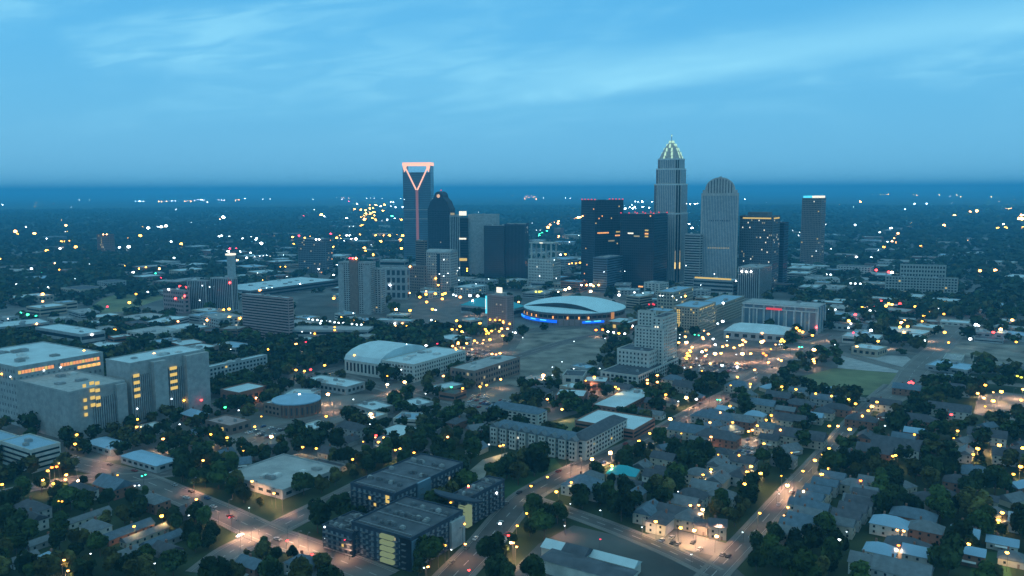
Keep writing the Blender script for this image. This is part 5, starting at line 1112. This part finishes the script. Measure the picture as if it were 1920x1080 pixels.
rk_ = random.Random(8)
for ri, where in ((0, 'along the near main road'), (1, 'along the wide road'), (4, 'along the long residential street'), (8, 'along the street below the courthouse'), (9, 'along the street behind the round building')):
    q, hw = ROADS[ri]; acc = 0
    for p0, p1 in zip(q, q[1:]):
        dx, dy = p1[0]-p0[0], p1[1]-p0[1]; l = math.hypot(dx, dy); acc += l
        if acc > 11 and l > 0 and rk_.random() < .45 and vis_ok((p0[0], p0[1], 0)):
            acc = 0; s = rk_.choice((-1, 1)); o_ = hw-3.2; n_ = (dy/l*s*o_, -dx/l*s*o_)
            car(p0[0]+n_[0], p0[1]+n_[1], math.atan2(dy, dx)-math.pi/2, rk_.choice(['white', 'silver', 'black', 'grey', 'red', 'blue']), where, 0)
# ------------------------------------------------------------------ trees
def leaf_mat(nm, c):
    m = bpy.data.materials.new(nm); m.use_nodes = True; t = m.node_tree; b = t.nodes['Principled BSDF']; b.inputs['Roughness'].default_value = .9; b.inputs['Specular IOR Level'].default_value = .05
    g = t.nodes.new('ShaderNodeTexCoord'); n = t.nodes.new('ShaderNodeTexNoise'); n.inputs['Scale'].default_value = .45; n.inputs['Detail'].default_value = 3; t.links.new(g.outputs['Object'], n.inputs['Vector'])
    oi = t.nodes.new('ShaderNodeObjectInfo'); mr = t.nodes.new('ShaderNodeMapRange'); mr.inputs[1].default_value = .3; mr.inputs[2].default_value = .7; mr.inputs[3].default_value = .5; mr.inputs[4].default_value = 1.6; t.links.new(n.outputs['Fac'], mr.inputs[0])
    m2 = t.nodes.new('ShaderNodeMapRange'); m2.inputs[3].default_value = .6; m2.inputs[4].default_value = 1.35; t.links.new(oi.outputs['Random'], m2.inputs[0])
    mu = t.nodes.new('ShaderNodeMath'); mu.operation = 'MULTIPLY'; t.links.new(mr.outputs[0], mu.inputs[0]); t.links.new(m2.outputs[0], mu.inputs[1])
    v = t.nodes.new('ShaderNodeVectorMath'); v.operation = 'SCALE'; v.inputs[0].default_value = c; t.links.new(mu.outputs[0], v.inputs['Scale']); t.links.new(v.outputs[0], b.inputs['Base Color']); MT[nm] = m
leaf_mat('leaf_dark', (.030, .050, .019)); leaf_mat('leaf_mid', (.048, .082, .024)); leaf_mat('leaf_olive', (.082, .084, .028)); leaf_mat('leaf_far', (.028, .046, .028))
def crown_arrays(n, q, seed, rx=1.0, rz=.85, lobes=7):
    g = np.random.default_rng(seed); cs = g.normal(size=(lobes, 3)); cs /= np.linalg.norm(cs, axis=1)[:, None]; cs *= g.uniform(.25, .62, (lobes, 1)); rs = g.uniform(.32, .58, lobes)
    k = g.integers(0, lobes, n); d = g.normal(size=(n, 3)); d /= np.linalg.norm(d, axis=1)[:, None]
    c = cs[k]+d*(rs[k]*g.uniform(.55, 1.05, n)**.6)[:, None]
    nr = d+g.normal(size=(n, 3))*.55; nr /= np.linalg.norm(nr, axis=1)[:, None]
    a = np.cross(nr, g.normal(size=(n, 3))); a /= np.linalg.norm(a, axis=1)[:, None]; b = np.cross(nr, a)
    s = (q*g.uniform(.6, 1.4, n))[:, None]
    V = np.stack([c-a*s-b*s*.6, c+a*s-b*s*.8, c+a*s*.8+b*s, c-a*s*.7+b*s*.7], 1)
    V[..., 2] *= rz; V[..., :2] *= rx; return V                    # n,4,3 in a unit crown
def mesh_from_quads(nm, V, mats, mi=None):
    n = V.shape[0]; me = bpy.data.meshes.new(nm); me.vertices.add(4*n); me.vertices.foreach_set('co', V.reshape(-1).astype(np.float32))
    me.loops.add(4*n); me.loops.foreach_set('vertex_index', np.arange(4*n, dtype=np.int32)); me.polygons.add(n); me.polygons.foreach_set('loop_start', np.arange(0, 4*n, 4, dtype=np.int32))
    for q in mats: me.materials.append(MT[q])
    if mi is not None: me.polygons.foreach_set('material_index', mi.astype(np.int32))
    me.update(); me.validate(); return me
PROT = []
for i in range(8):
    V = crown_arrays(1500, .105, 100+i, 1, .9 if i % 3 else 1.15)
    me = mesh_from_quads('crown', V, [('leaf_dark', 'leaf_mid', 'leaf_dark', 'leaf_olive')[i % 4]])
    tr = MB(); tr.loft([[(r_*math.cos(6.283*k/7), r_*math.sin(6.283*k/7), z_) for k in range(7)] for r_, z_ in ((.05, -1.25), (.035, -.8), (.022, -.1))])
    for k in range(4):
        a = k*1.57+i; tr.loft([[(math.cos(a)*d_+r_*math.cos(6.283*j/5), math.sin(a)*d_+r_*math.sin(6.283*j/5), z_) for j in range(5)] for r_, z_, d_ in ((.022, -.75, 0), (.010, -.05, .42))])
    PROT.append((me, tr.mesh('trunk', ['bark'])))
lamps = np.array([(a, b, c) for a, b, c, _ in LAMPPOS]) if LAMPPOS else np.zeros((0, 3))
cp = np.array([0, 0, CAMH])
def blocks_lamp(x, y, r, zc):
    """true when the crown would hide a lamp that the photograph shows"""
    L3 = lamps-cp; ln = np.linalg.norm(L3, axis=1); dn = L3/ln[:, None]; o = np.array([x, y, zc])-cp
    tt = dn@o; m = (tt < ln+r*.3) & (tt > 0); dd = np.linalg.norm(o[None]-dn*tt[:, None], axis=1)
    return bool(np.any(m & (dd < r*.86)))
TZ = [([(-60, 900), (150, 905), (330, 935), (520, 1015), (660, 1100), (-120, 1100)], 10), ([(330, 800), (430, 830), (560, 800), (620, 830), (600, 870), (440, 872), (380, 935), (290, 880)], 10.5),
      ([(740, 770), (800, 740), (900, 745), (1010, 722), (1070, 745), (1000, 775), (905, 790), (910, 860), (820, 862), (700, 850), (650, 800)], 10.5), ([(500, 640), (640, 612), (800, 615), (830, 640), (700, 650), (640, 690), (505, 715)], 11.5),
      ([(1000, 900), (1120, 860), (1180, 840), (1290, 850), (1330, 870), (1260, 950), (1180, 990), (1000, 985)], 12), ([(1180, 840), (1260, 810), (1290, 850), (1200, 880)], 10),
      ([(1400, 870), (1560, 850), (1640, 800), (1760, 790), (1940, 800), (1940, 1100), (1780, 1100), (1740, 900), (1640, 900), (1500, 890)], 12.5), ([(1340, 1090), (1440, 1045), (1600, 1010), (1640, 1100)], 11), ([(1390, 930), (1440, 930), (1400, 1000), (1320, 1010), (1310, 970)], 11),
      ([(1270, 705), (1420, 690), (1440, 740), (1360, 770), (1290, 770)], 12), ([(1440, 730), (1700, 745), (1680, 780), (1600, 770), (1430, 775)], 13), ([(190, 600), (330, 590), (330, 640), (280, 660), (195, 640)], 11), ([(0, 615), (70, 605), (70, 645), (0, 660)], 12),
      ([(560, 905), (700, 850), (740, 870), (660, 930), (570, 940)], 10.5), ([(0, 880), (100, 890), (110, 860), (160, 860), (250, 885), (120, 900), (0, 930)], 11), ([(130, 830), (280, 790), (300, 830), (250, 880), (120, 850)], 11), ([(380, 640), (460, 640), (500, 660), (400, 670)], 12),
      ([(1480, 555), (1900, 560), (1900, 600), (1660, 590), (1560, 640), (1490, 600)], 13), ([(1100, 725), (1250, 700), (1240, 760), (1100, 745)], 11), ([(935, 900), (1000, 905), (1000, 960), (960, 950)], 11), ([(1200, 1015), (1300, 1030), (1290, 1055), (1190, 1045)], 13),
      ([(1640, 900), (1800, 880), (1830, 1000), (1760, 1000), (1640, 940)], 12), ([(0, 660), (30, 650), (40, 780), (0, 800)], 12), ([(380, 690), (560, 720), (480, 745), (400, 760)], 11), ([(720, 735), (780, 720), (860, 690), (890, 735), (760, 750)], 12),
      ([(870, 520), (1000, 520), (980, 545), (860, 545)], 13), ([(960, 680), (1130, 660), (1120, 700), (990, 730)], 15), ([(780, 560), (900, 570), (880, 615), (780, 610)], 16), ([(700, 625), (870, 640), (850, 660), (720, 640)], 12),
      ([(-30, 500), (160, 470), (300, 500), (140, 540), (-30, 580)], 15), ([(1600, 580), (1760, 570), (1750, 620), (1640, 620)], 14), ([(1760, 620), (1920, 600), (1920, 720), (1840, 720)], 16)]
cand = []; rt = random.Random(5)
def fill(poly, sp, prob=1.0):
    P = [G(*p) for p in poly]; Q = [(p.x, p.y) for p in P]; x0, x1 = min(p[0] for p in Q), max(p[0] for p in Q); y0, y1 = min(p[1] for p in Q), max(p[1] for p in Q)
    y = y0
    while y < y1:
        x = x0
        while x < x1:
            a, b = x+rt.uniform(-.45, .45)*sp, y+rt.uniform(-.45, .45)*sp
            if rt.random() < prob and in_poly(a, b, Q): cand.append((a, b, rt.uniform(.75, 1.25)*min(sp, 13)*.56))
            x += sp
        y += sp
for poly, sp in TZ: fill(poly, sp)
fill([(-100, 620), (2020, 620), (2000, 1110), (-80, 1110)], 13, .8)
fill([(-300, 455), (2200, 455), (2100, 620), (-200, 620)], 34, .45)
# thin out: keep clear of buildings, roads, lots and each other
NOTREE.append([(G(*q).x, G(*q).y) for q in ((915, 840), (1085, 868), (1180, 845), (1170, 862), (1080, 888), (930, 862))])
cell = {}; trees = []
for (x, y, r) in cand:
    if inside(x, y, r*.55) or near_road(x, y, r*.35) or any(in_poly(x, y, q) for q in NOTREE): continue
    k = (int(x//12), int(y//12)); bad = False
    for i in (-1, 0, 1):
        for j in (-1, 0, 1):
            for (a, b, q) in cell.get((k[0]+i, k[1]+j), ()):
                if (a-x)**2+(b-y)**2 < ((r+q)*.5)**2: bad = True
    if bad: continue
    if blocks_lamp(x, y, r, r*1.25): 
        r *= .5
        if blocks_lamp(x, y, r, r*1.25): continue
    cell.setdefault(k, []).append((x, y, r)); trees.append((x, y, r))
def vis(x, y):
    a, b = pix((x, y, 5)); return -20 < a < 1940 and b < 1110
trees = [t_ for t_ in trees if vis(t_[0], t_[1])]
trees.sort(key=lambda q: q[0]**2+q[1]**2)
LK = ['dark leafy tree', 'broad green tree', 'tall dark tree', 'olive-toned tree', 'rounded dark tree', 'loose-crowned green tree', 'tall narrow tree', 'bushy olive tree']
for i, (x, y, r) in enumerate(trees[:298]):
    k = i % 8; cm_, tm = PROT[k]; s = r; root = empty('tree', (x, y, 0), rt.uniform(0, 6.28), None, 'tree', 'trees of the near streets and gardens')
    sz = 'small ' if r < 4.2 else 'large ' if r > 7.2 else ''
    AUTO.append((root, sz+LK[k])); zc = s*1.25
    for nm, me in (('crown', cm_), ('trunk', tm)):
        o = link(nm, me, root, (0, 0, zc)); o.scale = (s, s, s)
big = []; mis = []
LOW = [crown_arrays(130, .21, 300+i) for i in range(6)]; LOWF = [crown_arrays(42, .34, 400+i) for i in range(6)]
for i, (x, y, r) in enumerate(trees[298:]):
    d = math.hypot(x, y); V = (LOW if d < 900 else LOWF)[i % 6]; a = rt.uniform(0, 6.28); c, s = math.cos(a), math.sin(a)
    U = V*r; U = np.stack([U[..., 0]*c-U[..., 1]*s+x, U[..., 0]*s+U[..., 1]*c+y, U[..., 2]+r*1.15], -1); big.append(U); mis.append(np.full(len(V), (0, 1, 0, 2)[i % 4]))
if big: tag(link('trees', mesh_from_quads('trees', np.concatenate(big), ['leaf_dark', 'leaf_mid', 'leaf_olive'], np.concatenate(mis))), 'dark street trees filling the blocks of the city', kind='stuff')
# unbroken woods out towards the horizon
g = np.random.default_rng(9); out = []
for (d0, d1, n, q) in ((1500, 2600, 5200, 7.5), (2600, 4500, 6500, 10), (4500, 9000, 8000, 16)):
    d = np.sqrt(g.uniform(d0**2, d1**2, n)); a = g.uniform(-R(40), R(40), n); x = d*np.sin(a); y = d*np.cos(a)
    for i in range(n):
        if d[i] < 2300 and (inside(x[i], y[i], 6)): continue
        # the city clears the trees near its centre line
        if d[i] < 2300 and abs(a[i]-.03) < .30 and g.random() < .75: continue
        r = q*g.uniform(.7, 1.4); V = LOWF[i % 6][:26]; U = V*np.array([r*1.25, r*1.25, r*.8 if q > 8 else r]); out.append(U+np.array([x[i], y[i], min(r*.75, 8)]))
tag(link('woodland', mesh_from_quads('woodland', np.concatenate(out), ['leaf_far'])), 'dark unbroken woods spreading to the horizon', kind='stuff')

# ------------------------------------------------------------------ labels for the repeats, told apart by what stands next to them
ORD = ['nearest', 'second nearest', 'third nearest', 'fourth nearest', 'fifth nearest', 'sixth nearest', 'seventh nearest', 'eighth nearest', 'ninth nearest', 'tenth nearest']+['%dth nearest' % i if i % 10 not in (1, 2, 3) or i in (11, 12, 13) else '%d%s nearest' % (i, {1: 'st', 2: 'nd', 3: 'rd'}[i % 10]) for i in range(11, 130)]
EXTRA = [('the wide road', 340, 930), ('the road crossing', 455, 1010), ('the lawn', 1000, 885), ('the grass field', 1600, 715), ('the bridge road', 1705, 705), ('the bottom left corner', 30, 1060), ('the bottom right corner', 1890, 1060), ('the left end of the wide road', 170, 880), ('the teal-roofed house', 1168, 899), ('the orange-lit gabled house', 1345, 1006),
         ('the lower town house rows', 1500, 990), ('the bright blue-roofed houses', 1700, 1030), ('the crowded bright lot', 1370, 660), ('the orange-lit lot', 905, 655), ('the grey lot', 925, 748), ('the vacant lot', 1040, 660), ('the paved yard', 1250, 1015), ('the brown lot', 470, 825), ('the left edge of the frame', 10, 620), ('the right edge of the frame', 1900, 640), ('the far right woods', 1850, 480),
         ('the long residential street', 1590, 800), ('the long blue-roofed rows', 1320, 815), ('the far left woods', 60, 500), ('the right edge near the amber lamps', 1880, 880), ('the far left curved highway', 150, 570), ('the dark-roofed houses at right', 1780, 770), ('the very long grey roof', 1500, 832), ('the bottom left gardens', 230, 1050), ('the pale narrow roofs', 160, 975), ('the large grey-roofed house', 1680, 850)]
MK = MARKS+[(n_, G(x, y).x, G(x, y).y) for n_, x, y in EXTRA]
groups = {}
for o, look in AUTO:
    p = o.matrix_basis.translation; best = min((m for m in (MARKS if o.get('category') == 'car' else MK)), key=lambda m: (m[1]-p.x)**2+(m[2]-p.y)**2)
    dx, dy = p.x-best[1], p.y-best[2]
    side = ('right of' if dx > 0 else 'left of') if abs(dx) > abs(dy) else ('behind' if dy > 0 else 'in front of')
    if any(k in best[0] for k in ('corner', 'edge of', 'woods', 'gardens')): side = 'near'
    o['_d'] = math.hypot(dx, dy); groups.setdefault((look, side, best[0]), []).append(o)
for (look, side, nm), os_ in groups.items():
    os_.sort(key=lambda q: q['_d'])
    lw = look.split(' '); nmw = nm[4:] if nm.startswith('the ') else nm
    for i, o in enumerate(os_):
        if len(os_) == 1: o['label'] = '%s %s the %s' % (look, side, nmw)
        else: o['label'] = '%s %s the %s, %s to it' % (look, side, nmw, ORD[min(i, 120)])
        if len(o['label'].split()) > 16: o['label'] = o['label'].replace(' to it', '')
        if len(o['label'].split()) > 16: o['label'] = o['label'].replace(' the ', ' ')
        if len(o['label'].split()) > 16: print('LONG', o['label'])
        del o['_d']
for o in sc.objects:
    for k in ('_W', '_D', '_H'):
        if k in o: del o[k]

from collections import Counter
print('KINDS', Counter(o.name.split('.')[0] for o in sc.objects if 'category' in o).most_common(9), 'DUP', sum(v > 1 for v in Counter(o['label'] for o in sc.objects if 'label' in o and 'category' in o).values()))
